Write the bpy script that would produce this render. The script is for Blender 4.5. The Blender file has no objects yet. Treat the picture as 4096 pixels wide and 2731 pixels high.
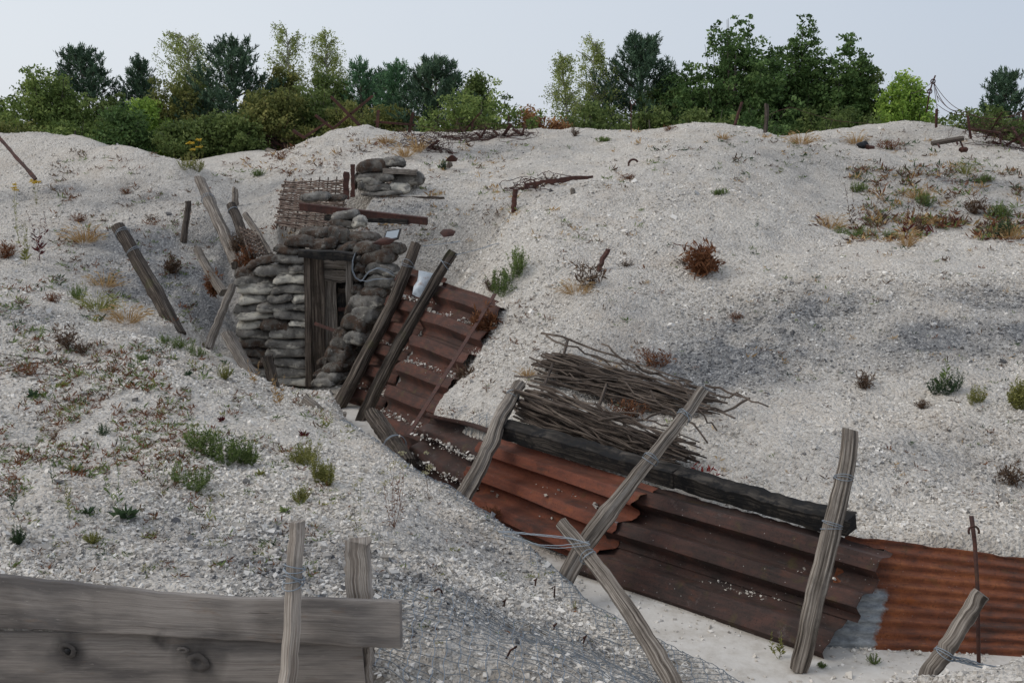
import bpy, bmesh, math, random
import numpy as np
from mathutils import Vector, Matrix
random.seed(7); RNG = np.random.default_rng(7)
SC = bpy.context.scene; COL = SC.collection
R = math.radians
# ---------------------------------------------------------------- camera
EYE = 3.5; PITCH = R(10.2); FPX = 4392.0
cam = bpy.data.cameras.new("camera"); camo = bpy.data.objects.new("camera", cam); COL.objects.link(camo)
camo.location = (0, 0, EYE); camo.rotation_euler = (R(90) - PITCH, 0, 0)
cam.sensor_width = 36; cam.lens = 36 * FPX / 4096; cam.clip_start = 0.05; cam.clip_end = 3000
SC.camera = camo
# ---------------------------------------------------------------- sky, sun, exposure
SUN_EL, SUN_AZ = R(44), R(-98)          # azimuth measured from +Y towards +X
w = bpy.data.worlds.new("World"); SC.world = w; w.use_nodes = True
nt = w.node_tree; nt.nodes.clear()
wo = nt.nodes.new('ShaderNodeOutputWorld'); bg = nt.nodes.new('ShaderNodeBackground')
sky = nt.nodes.new('ShaderNodeTexSky'); sky.sky_type = 'NISHITA'; sky.sun_disc = False
sky.sun_elevation = SUN_EL; sky.sun_rotation = SUN_AZ; sky.air_density = 1.0; sky.dust_density = 2.0
tc = nt.nodes.new('ShaderNodeTexCoord'); sep = nt.nodes.new('ShaderNodeSeparateXYZ')
nt.links.new(tc.outputs['Generated'], sep.inputs[0])
ramp = nt.nodes.new('ShaderNodeValToRGB')           # cloud deck: paler low and to the left, bluer to the right
ramp.color_ramp.elements[0].position = 0.0; ramp.color_ramp.elements[0].color = (0.63, 0.665, 0.71, 1)
ramp.color_ramp.elements[1].position = 1.0; ramp.color_ramp.elements[1].color = (0.42, 0.475, 0.565, 1)
ma = nt.nodes.new('ShaderNodeMath'); ma.operation = 'MULTIPLY_ADD'; ma.inputs[1].default_value = 0.95; ma.inputs[2].default_value = 0.42
nt.links.new(sep.outputs['X'], ma.inputs[0])
noi = nt.nodes.new('ShaderNodeTexNoise'); noi.inputs['Scale'].default_value = 2.2; noi.inputs['Detail'].default_value = 3
nt.links.new(tc.outputs['Generated'], noi.inputs['Vector'])
mb = nt.nodes.new('ShaderNodeMath'); mb.operation = 'MULTIPLY_ADD'; mb.inputs[1].default_value = 0.25; mb.inputs[2].default_value = -0.12
nt.links.new(noi.outputs['Fac'], mb.inputs[0])
mc = nt.nodes.new('ShaderNodeMath'); mc.operation = 'ADD'
nt.links.new(ma.outputs[0], mc.inputs[0]); nt.links.new(mb.outputs[0], mc.inputs[1]); nt.links.new(mc.outputs[0], ramp.inputs[0])
sc10 = nt.nodes.new('ShaderNodeVectorMath'); sc10.operation = 'SCALE'; sc10.inputs['Scale'].default_value = 10.2
nt.links.new(ramp.outputs[0], sc10.inputs[0])
mix = nt.nodes.new('ShaderNodeMix'); mix.data_type = 'RGBA'; mix.inputs['Factor'].default_value = 0.9
nt.links.new(sky.outputs[0], mix.inputs['A']); nt.links.new(sc10.outputs[0], mix.inputs['B'])
nt.links.new(mix.outputs['Result'], bg.inputs['Color']); bg.inputs['Strength'].default_value = 0.1
nt.links.new(bg.outputs[0], wo.inputs[0])
sl = bpy.data.lights.new("sun", 'SUN'); sl.energy = 0.95; sl.angle = R(30); sl.color = (1.0, 0.94, 0.85)
so = bpy.data.objects.new("sun", sl); COL.objects.link(so)
sd = Vector((math.sin(SUN_AZ) * math.cos(SUN_EL), math.cos(SUN_AZ) * math.cos(SUN_EL), math.sin(SUN_EL)))
so.rotation_euler = sd.to_track_quat('Z', 'Y').to_euler(); so.location = (-8, 4, 20)
SC.view_settings.view_transform = 'Standard'; SC.view_settings.look = 'None'
SC.view_settings.exposure = 0.28; SC.view_settings.gamma = 1
# ---------------------------------------------------------------- pixel <-> world (photo pixels, 4096 wide)
CP, SP = math.cos(PITCH), math.sin(PITCH)
def ray(px, py):
    u = (px - 2048) / FPX; v = (1365.5 - py) / FPX; y = CP + v * SP
    return u / y, (v * CP - SP) / y
def at(px, py, Y):
    a, b = ray(px, py); return np.array((a * Y, Y, EYE + b * Y))
def atz(px, py, z):
    a, b = ray(px, py); Y = (z - EYE) / b; return np.array((a * Y, Y, z))
def zoomer(x0, y0, s): return lambda x, y: (x0 + x / s, y0 + y / s)
DS = 4096 / 2352.0
def D(x, y, Y): return at(x * DS, y * DS, Y)
def nrm(v): v = np.asarray(v, float); return v / (np.linalg.norm(v) + 1e-9)
# ---------------------------------------------------------------- mesh builder
class MB:
    def __init__(s): s.v = []; s.f = []; s.uv = []; s.n = 0
    def add(s, v, f, uv=None):
        v = np.asarray(v, float).reshape(-1, 3); b = s.n
        s.v.append(v); s.uv.append(np.zeros((len(v), 3)) if uv is None else np.asarray(uv, float).reshape(-1, 3))
        s.f.extend([tuple(i + b for i in q) for q in f]); s.n += len(v)
    def tube(s, pts, rad, n=6, caps=True, uvo=None, lump=0.0, squash=1.0, seed=None):
        pts = np.asarray(pts, float); m = len(pts); rad = np.broadcast_to(np.asarray(rad, float), (m,))
        rg = np.random.default_rng(seed if seed is not None else RNG.integers(1 << 30))
        T = np.gradient(pts, axis=0); T /= (np.linalg.norm(T, axis=1)[:, None] + 1e-9)
        up = np.array((0, 0, 1.0)) if abs(T[0][2]) < .8 else np.array((0.0, 1, 0))
        prof = 1 + lump * rg.normal(size=n); V = []; UV = []; L = 0
        uo = rg.random() * 20 if uvo is None else uvo
        for i in range(m):
            a = nrm(np.cross(up, T[i])); b = np.cross(T[i], a)
            if i: L += np.linalg.norm(pts[i] - pts[i - 1])
            pr = prof * (1 + lump * .12 * rg.normal(size=n))
            for k in range(n):
                t = 2 * math.pi * k / n
                V.append(pts[i] + rad[i] * pr[k] * (a * math.cos(t) + b * math.sin(t) * squash)); UV.append((uo + rad.mean() * abs(t - math.pi), uo + L, 0))
        F = [(i * n + k, i * n + (k + 1) % n, (i + 1) * n + (k + 1) % n, (i + 1) * n + k) for i in range(m - 1) for k in range(n)]
        if caps: F += [tuple(range(n - 1, -1, -1)), tuple((m - 1) * n + k for k in range(n))]
        s.add(V, F, UV)
    def box(s, c, ax, ay, az, jit=0.0):      # half-extent vectors
        c, ax, ay, az = [np.asarray(q, float) for q in (c, ax, ay, az)]
        V = []; UV = []; o = RNG.random() * 20
        for k in (-1, 1):
            for j in (-1, 1):
                for i in (-1, 1):
                    V.append(c + i * ax + j * ay + k * az + RNG.normal(size=3) * jit)
        la = [np.linalg.norm(q) for q in (ax, ay, az)]; L = int(np.argmax(la))
        for k in (-1, 1):
            for j in (-1, 1):
                for i in (-1, 1):
                    q = (i, j, k); oth = sum(q[m] * la[m] for m in range(3) if m != L)
                    UV.append((o + oth, o + q[L] * la[L], 0))
        s.add(V, [(0, 2, 3, 1), (4, 5, 7, 6), (0, 1, 5, 4), (2, 6, 7, 3), (0, 4, 6, 2), (1, 3, 7, 5)], UV)
    def build(s, name, mat, parent=None, smooth=True, origin=None, sharp=None):
        V = np.concatenate(s.v); o = np.zeros(3)
        if parent is not None: o = np.array(parent.matrix_world.translation if parent.parent is None else parent['_o'])
        elif origin is not None: o = np.asarray(origin, float)
        else: o = np.array((V[:, 0].mean(), V[:, 1].mean(), V[:, 2].min()))
        me = bpy.data.meshes.new(name); me.from_pydata((V - o).tolist(), [], s.f)
        at_ = me.attributes.new('gc', 'FLOAT_VECTOR', 'POINT'); at_.data.foreach_set('vector', np.concatenate(s.uv).astype(np.float32).ravel())
        if smooth:
            me.polygons.foreach_set('use_smooth', np.ones(len(me.polygons), bool))
            if sharp: me.set_sharp_from_angle(angle=R(sharp))
        me.materials.append(mat); ob = bpy.data.objects.new(name, me); COL.objects.link(ob)
        if parent is None: ob.location = o
        else:
            ob.parent = parent
            if parent.parent is None and parent.type == 'MESH': pass
        ob['_o'] = [float(q) for q in o]
        return ob
def tag(o, label=None, cat=None, group=None, kind=None):
    if label: o['label'] = label
    if cat: o['category'] = cat
    if group: o['group'] = group
    if kind: o['kind'] = kind
    return o
def thing(name, label, cat, loc, group=None):
    o = bpy.data.objects.new(name, None); COL.objects.link(o); o.location = [float(q) for q in loc]; o.empty_display_size = .1
    o['_o'] = [float(q) for q in loc]
    bpy.context.view_layer.update()
    return tag(o, label, cat, group)
# ---------------------------------------------------------------- numpy value noise
_P = RNG.random((64, 64))
def vnoise(x, y):
    xi = np.floor(x).astype(int); yi = np.floor(y).astype(int); fx = x - xi; fy = y - yi
    fx = fx * fx * (3 - 2 * fx); fy = fy * fy * (3 - 2 * fy); g = lambda a, b: _P[a % 64, b % 64]
    return (g(xi, yi) * (1 - fx) + g(xi + 1, yi) * fx) * (1 - fy) + (g(xi, yi + 1) * (1 - fx) + g(xi + 1, yi + 1) * fx) * fy
def fbm(x, y, o=4):
    s = 0; a = .5
    for k in range(o): s = s + a * (vnoise(x + 17.3 * k, y + 5.1 * k) - .5); x = x * 2.03; y = y * 2.03; a *= .5
    return s
# ---------------------------------------------------------------- materials
def new_mat(name, rough=.9):
    m = bpy.data.materials.new(name); m.use_nodes = True; n = m.node_tree; b = n.nodes['Principled BSDF']
    b.inputs['Roughness'].default_value = rough; b.inputs['Specular IOR Level'].default_value = .25
    return m, n, b
def nd(n, t, **kw):
    q = n.nodes.new(t)
    for k, v in kw.items():
        if k in q.inputs.keys(): q.inputs[k].default_value = v
        else: setattr(q, k, v)
    return q
def rampn(n, fac, stops):
    q = n.nodes.new('ShaderNodeValToRGB'); e = q.color_ramp.elements
    while len(e) < len(stops): e.new(.5)
    for k, (p, c) in enumerate(stops): e[k].position = p; e[k].color = (*c, 1) if len(c) == 3 else c
    n.links.new(fac, q.inputs[0]); return q.outputs[0]
def mixc(n, a, b, f, mode='MIX'):
    q = n.nodes.new('ShaderNodeMix'); q.data_type = 'RGBA'; q.blend_type = mode
    for s, v in (('A', a), ('B', b)):
        if hasattr(v, 'is_linked'): n.links.new(v, q.inputs[s])
        else: q.inputs[s].default_value = (*v, 1)
    if hasattr(f, 'is_linked'): n.links.new(f, q.inputs['Factor'])
    else: q.inputs['Factor'].default_value = f
    return q.outputs['Result']
def noise(n, vec, scale, detail=4, rough=.55):
    q = nd(n, 'ShaderNodeTexNoise', Scale=scale, Detail=detail, Roughness=rough); n.links.new(vec, q.inputs['Vector']); return q.outputs['Fac']
def voro(n, vec, scale, feat='F1'):
    q = nd(n, 'ShaderNodeTexVoronoi', Scale=scale); q.feature = feat; n.links.new(vec, q.inputs['Vector']); return q
def mapr(n, v, a, b, c=0, d=1):
    q = nd(n, 'ShaderNodeMapRange'); n.links.new(v, q.inputs[0])
    for i, x in enumerate((a, b, c, d)): q.inputs[i + 1].default_value = x
    return q.outputs[0]
def math_(n, op, a, b=None):
    q = n.nodes.new('ShaderNodeMath'); q.operation = op
    for i, v in enumerate((a, b)):
        if v is None: continue
        if hasattr(v, 'is_linked'): n.links.new(v, q.inputs[i])
        else: q.inputs[i].default_value = v
    return q.outputs[0]
def bump(n, b, h, strength=.5, dist=.02):
    q = nd(n, 'ShaderNodeBump', Strength=strength, Distance=dist); n.links.new(h, q.inputs['Height']); n.links.new(q.outputs[0], b.inputs['Normal']); return q
def attr(n, name): q = n.nodes.new('ShaderNodeAttribute'); q.attribute_name = name; return q
def posn(n): return n.nodes.new('ShaderNodeNewGeometry').outputs['Position']
def orand(n): return n.nodes.new('ShaderNodeObjectInfo').outputs['Random']
def scalev(n, v, s):
    q = n.nodes.new('ShaderNodeVectorMath'); q.operation = 'MULTIPLY'; n.links.new(v, q.inputs[0]); q.inputs[1].default_value = s; return q.outputs[0]

def wood_mat(name, light, mid, dark, grain=55, charred=0.0, moss=0.0):
    m, n, b = new_mat(name, .92); g = attr(n, 'gc').outputs['Vector']
    gv = scalev(n, g, (grain, 1.6, 1)); a = noise(n, gv, 1.0, 5, .65)
    gv2 = scalev(n, g, (grain * .95, 1.1, 1)); f2 = noise(n, gv2, 1.0, 5, .7)
    col = rampn(n, a, [(.36, dark), (.5, mid), (.62, light)])
    blot = noise(n, posn(n), 5.5, 4, .6); col = mixc(n, col, tuple(x * .45 for x in mid), mapr(n, blot, .5, .72, 0, .75))
    crack = mapr(n, f2, .33, .41, 1, 0); col = mixc(n, col, tuple(x * .25 for x in dark), math_(n, 'MULTIPLY', crack, .8))
    pale = noise(n, scalev(n, g, (20, 6, 1)), 1.0, 4, .7); col = mixc(n, col, tuple(min(1, x * 1.35) for x in light), mapr(n, pale, .62, .75, 0, .6))
    if charred: col = mixc(n, col, (.012, .012, .013), mapr(n, noise(n, posn(n), 7, 5, .7), .62 - .35 * charred, .72 - .35 * charred, 0, .93))
    if moss: col = mixc(n, col, (.055, .06, .02), mapr(n, noise(n, posn(n), 4, 4), .58, .7, 0, moss))
    rr = mapr(n, orand(n), 0, 1, .75, 1.2); hs = nd(n, 'ShaderNodeHueSaturation'); n.links.new(col, hs.inputs['Color']); n.links.new(rr, hs.inputs['Value'])
    n.links.new(hs.outputs[0], b.inputs['Base Color'])
    bump(n, b, math_(n, 'ADD', a, math_(n, 'MULTIPLY', f2, .7)), .8, .012); return m
M = {}
M['post'] = wood_mat('weathered_grey_wood', (.36, .32, .28), (.185, .158, .134), (.045, .036, .029), 80)
M['post_dark'] = wood_mat('dark_damp_wood', (.165, .138, .115), (.062, .049, .040), (.014, .011, .0095), 70, moss=.4)
M['post_pale'] = wood_mat('pale_bare_wood', (.50, .45, .405), (.37, .325, .285), (.16, .13, .11), 110)
M['beam_char'] = wood_mat('charred_beam_wood', (.085, .073, .062), (.032, .028, .025), (.010, .009, .008), charred=.42)
M['stick'] = wood_mat('hazel_rods', (.20, .16, .13), (.085, .065, .053), (.022, .017, .014), 90)
M['wattle'] = wood_mat('woven_rods', (.33, .26, .215), (.17, .122, .098), (.04, .028, .024), 90)
M['door'] = wood_mat('old_door_boards', (.19, .155, .125), (.10, .078, .062), (.028, .021, .018), 40)

KNOTS = [(at(268, 2600, 5.215), .05), (at(790, 2650, 5.075), .065), (at(640, 2560, 5.12), .03)]
def plank_mat():
    m, n, b = new_mat('grey_sawn_plank', .9); g = attr(n, 'gc').outputs['Vector']
    wob = noise(n, scalev(n, g, (2.2, 1.0, 1)), 1.0, 1.5); sp = n.nodes.new('ShaderNodeSeparateXYZ'); n.links.new(g, sp.inputs[0])
    cb = n.nodes.new('ShaderNodeCombineXYZ'); n.links.new(math_(n, 'ADD', math_(n, 'MULTIPLY', sp.outputs[0], 1.0), math_(n, 'MULTIPLY', wob, .03)), cb.inputs[0]); n.links.new(sp.outputs[1], cb.inputs[1])
    a = noise(n, scalev(n, cb.outputs[0], (120, 1.3, 1)), 1.0, 6, .75); bb = noise(n, scalev(n, g, (9, 1.3, 1)), 1.0, 4, .6)
    fine = noise(n, scalev(n, g, (190, 2.5, 1)), 1.0, 5, .7)
    col = rampn(n, a, [(.28, (.165, .144, .130)), (.5, (.25, .224, .204)), (.72, (.345, .314, .288))])
    col = mixc(n, col, (.085, .078, .077), mapr(n, bb, .46, .66, 0, .8))
    col = mixc(n, col, (.20, .135, .095), mapr(n, noise(n, scalev(n, g, (14, 3.2, 1)), 1.0, 4, .7), .60, .74, 0, .6))
    col = mixc(n, col, (.36, .33, .30), mapr(n, noise(n, scalev(n, g, (70, 12, 1)), 1.0, 4, .7), .62, .75, 0, .7))
    col = mixc(n, col, (.03, .026, .024), mapr(n, fine, .40, .31, 0, .85))
    wp = n.nodes.new('ShaderNodeVectorMath'); wp.operation = 'ADD'; n.links.new(posn(n), wp.inputs[0]); dn = nd(n, 'ShaderNodeTexNoise', Scale=9.0, Detail=4.0); n.links.new(posn(n), dn.inputs['Vector']); ds = n.nodes.new('ShaderNodeVectorMath'); ds.operation = 'SCALE'; ds.inputs['Scale'].default_value = .16; n.links.new(dn.outputs['Color'], ds.inputs[0]); n.links.new(ds.outputs[0], wp.inputs[1])
    for kc, kr in KNOTS:                                  # dark resin stain round each knot
        dd = n.nodes.new('ShaderNodeVectorMath'); dd.operation = 'DISTANCE'; n.links.new(wp.outputs[0], dd.inputs[0]); dd.inputs[1].default_value = [float(q) + .08 for q in kc]
        col = mixc(n, col, (.045, .041, .040), mapr(n, dd.outputs['Value'], kr * .5, kr * 2.6, .85, 0))
    n.links.new(col, b.inputs['Base Color']); bump(n, b, math_(n, 'ADD', a, math_(n, 'MULTIPLY', fine, .6)), .5, .006); return m
M['plank'] = plank_mat()

def rust_mat(name, c_light, c_mid, c_dark, orange=.15, chalk=.5, zinc=0.0, flake=0.0):
    m, n, b = new_mat(name, .78); g = attr(n, 'gc').outputs['Vector']; p = posn(n)
    a = noise(n, p, 3.2, 6, .68); st = noise(n, scalev(n, g, (5, 26, 1)), 1.0, 4, .65)
    col = rampn(n, math_(n, 'ADD', math_(n, 'MULTIPLY', a, .6), math_(n, 'MULTIPLY', st, .4)), [(.34, c_dark), (.5, c_mid), (.66, c_light)])
    col = mixc(n, col, (.030, .023, .021), mapr(n, noise(n, scalev(n, g, (1.3, 5, 1)), 1.0, 5, .7), .52, .68, 0, .7))
    col = mixc(n, col, (.26, .075, .022), mapr(n, noise(n, scalev(n, p, (1, 1, 1.6)), 5.5, 5, .7), .58, .74, 0, orange * 3))
    col = mixc(n, col, (.075, .062, .022), mapr(n, noise(n, p, 6.5, 4, .6), .60, .74, 0, .55))
    col = mixc(n, col, (.27, .245, .235), mapr(n, noise(n, scalev(n, g, (2.0, 22, 1)), 1.0, 5, .7), .62, .76, 0, .55 * chalk))
    fine = noise(n, p, 60, 3, .7); col = mixc(n, col, tuple(x * .5 for x in c_dark), mapr(n, fine, .55, .7, 0, .6))
    if flake:
        fl = noise(n, scalev(n, g, (4, 9, 1)), 1.0, 6, .75); col = mixc(n, col, (.15, .165, .18), mapr(n, fl, .655, .675, 0, flake))
    sp = voro(n, p, 30); dots = mapr(n, sp.outputs['Distance'], .08, .13, 1, 0)
    keep = mapr(n, sp.outputs['Color'], .62, .66, 0, 1); col = mixc(n, col, (.42, .40, .38), math_(n, 'MULTIPLY', math_(n, 'MULTIPLY', dots, keep), chalk))
    if chalk: col = mixc(n, col, (.28, .25, .24), mapr(n, noise(n, p, 4.5, 6, .75), .62, .8, 0, chalk * .55))
    gn = n.nodes.new('ShaderNodeNewGeometry'); sz_ = n.nodes.new('ShaderNodeSeparateXYZ'); n.links.new(gn.outputs['Normal'], sz_.inputs[0]); col = mixc(n, col, (.20, .165, .15), math_(n, 'MULTIPLY', mapr(n, sz_.outputs[2], .6, .95, 0, .10), mapr(n, noise(n, p, 7, 5, .7), .35, .6, .25, 1)))
    if zinc:
        sx = n.nodes.new('ShaderNodeSeparateXYZ'); n.links.new(g, sx.inputs[0]); nz = math_(n, 'MULTIPLY', noise(n, p, 9, 4, .7), .16)
        zf = math_(n, 'MULTIPLY', mapr(n, math_(n, 'ADD', sx.outputs[0], nz), .44, .47, 1, 0), mapr(n, math_(n, 'ADD', sx.outputs[1], nz), .46, .5, 0, 1)); zc = rampn(n, noise(n, scalev(n, p, (1, 1, 3)), 12, 5, .7), [(.3, (.15, .155, .16)), (.5, (.26, .28, .295)), (.62, (.37, .39, .40)), (.72, (.20, .12, .08))]); col = mixc(n, col, zc, zf)
    n.links.new(col, b.inputs['Base Color']); bump(n, b, math_(n, 'ADD', fine, a), .35, .006); b.inputs['Specular IOR Level'].default_value = .28; return m
M['rust'] = rust_mat('dark_rusty_sheet', (.125, .046, .030), (.068, .030, .022), (.026, .017, .015), .08, .4)
M['rust_orange'] = rust_mat('red_rusty_sheet', (.20, .062, .032), (.145, .046, .027), (.07, .028, .02), .22, .15, flake=.85)
M['rust_plum'] = rust_mat('plum_rusty_sheet', (.092, .042, .032), (.050, .029, .025), (.020, .016, .015), .06, .7)
M['rust_corr'] = rust_mat('bright_rusty_corrugated_sheet', (.33, .115, .045), (.17, .055, .027), (.045, .027, .024), .32, .3, zinc=1, flake=.5)
M['iron'] = rust_mat('rusty_iron', (.115, .045, .032), (.068, .031, .025), (.03, .018, .017), .05, .15)
m_, n_, b_ = new_mat('galvanised_wire', .55); b_.inputs['Metallic'].default_value = .35; b_.inputs['Base Color'].default_value = (.27, .305, .345, 1); M['wire'] = m_
m_, n_, b_ = new_mat('galvanised_tin', .5); b_.inputs['Metallic'].default_value = .2
c_ = rampn(n_, noise(n_, posn(n_), 9, 5, .65), [(.3, (.24, .27, .30)), (.55, (.44, .48, .52)), (.75, (.20, .11, .07))]); n_.links.new(c_, b_.inputs['Base Color']); M['tin'] = m_
m_, n_, b_ = new_mat('black_void_plastic', .5); b_.inputs['Base Color'].default_value = (.012, .012, .014, 1); M['black'] = m_
m_, n_, b_ = new_mat('lamp_glass', .12); b_.inputs['Base Color'].default_value = (.30, .34, .38, 1); M['glass'] = m_

def chalk_mat(name, stone=False):
    m, n, b = new_mat(name, .95); p = posn(n); b.inputs['Specular IOR Level'].default_value = .1
    big = noise(n, p, .55, 5, .6); mid = noise(n, p, 2.3, 5, .65)
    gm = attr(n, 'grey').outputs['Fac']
    if stone:
        t = attr(n, 'tone').outputs['Fac']
        white = rampn(n, t, [(0, (.335, .305, .27)), (.4, (.59, .55, .495)), (1, (.84, .80, .745))]); grey = rampn(n, t, [(0, (.085, .085, .09)), (.6, (.20, .20, .205)), (1, (.47, .465, .46))])
        hgt = noise(n, p, 90, 3)
    else:
        v1 = voro(n, p, 27); v2 = voro(n, p, 62); c1 = mapr(n, v1.outputs['Color'], 0, 1); c2 = mapr(n, v2.outputs['Color'], 0, 1)
        cc = math_(n, 'ADD', math_(n, 'MULTIPLY', c1, .5), math_(n, 'MULTIPLY', c2, .5))
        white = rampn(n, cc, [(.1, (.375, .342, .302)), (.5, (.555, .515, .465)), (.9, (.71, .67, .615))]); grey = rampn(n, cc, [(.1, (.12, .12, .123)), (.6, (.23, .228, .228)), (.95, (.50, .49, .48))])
        gap = math_(n, 'MULTIPLY', mapr(n, v1.outputs['Distance'], .35, .75, 0, 1), .42)
        d = math_(n, 'ADD', math_(n, 'MULTIPLY', v1.outputs['Distance'], -1.0), math_(n, 'MULTIPLY', v2.outputs['Distance'], -.5)); hgt = d
    white = mixc(n, white, (.50, .435, .365), mapr(n, noise(n, p, 1.25, 5, .7), .50, .68, 0, .55))
    white = mixc(n, white, (.30, .225, .165), mapr(n, noise(n, p, 3.7, 5, .75), .62, .74, 0, .5))
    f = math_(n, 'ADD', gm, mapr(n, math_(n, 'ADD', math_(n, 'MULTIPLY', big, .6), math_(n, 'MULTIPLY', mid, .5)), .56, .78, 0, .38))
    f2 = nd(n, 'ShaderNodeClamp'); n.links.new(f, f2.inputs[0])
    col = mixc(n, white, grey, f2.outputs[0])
    fl = attr(n, 'floor').outputs['Fac']; ffc = rampn(n, noise(n, p, 5, 6, .7), [(.3, (.46, .42, .37)), (.5, (.60, .565, .52)), (.7, (.68, .65, .61))])
    if not stone:
        col = mixc(n, col, ffc, fl)
        soil = attr(n, 'soil').outputs['Fac']; col = mixc(n, col, (.22, .19, .155), math_(n, 'MULTIPLY', soil, mapr(n, noise(n, p, 6, 5, .7), .42, .62, 0, .85)))
        nb = nd(n, 'ShaderNodeBump', Distance=.022); n.links.new(hgt, nb.inputs['Height']); n.links.new(math_(n, 'MULTIPLY_ADD', fl, -.9), nb.inputs['Strength'])
        nb.inputs['Strength'].links[0].from_node.inputs[2].default_value = 1.0
        n.links.new(nb.outputs[0], b.inputs['Normal'])
    n.links.new(col, b.inputs['Base Color']); return m
M['chalk'] = chalk_mat('chalk_ground'); M['stone'] = chalk_mat('chalk_chips', True)

def leaf_mat(name, c0, c1, c2, trans=.35):
    m, n, b = new_mat(name, .65); t = attr(n, 'tone').outputs['Fac']
    col = rampn(n, t, [(0, c0), (.5, c1), (1, c2)])
    n.links.new(col, b.inputs['Base Color']); b.inputs['Specular IOR Level'].default_value = .2
    tr = n.nodes.new('ShaderNodeBsdfTranslucent'); n.links.new(col, tr.inputs[0]); ms = n.nodes.new('ShaderNodeMixShader'); ms.inputs[0].default_value = trans
    o = n.nodes['Material Output']; n.links.new(b.outputs[0], ms.inputs[1]); n.links.new(tr.outputs[0], ms.inputs[2]); n.links.new(ms.outputs[0], o.inputs[0]); return m
M['bark'] = wood_mat('tree_bark', (.16, .145, .12), (.09, .078, .062), (.03, .025, .02)); M['birchbark'] = wood_mat('birch_bark', (.55, .53, .50), (.38, .36, .33), (.05, .045, .04))
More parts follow.
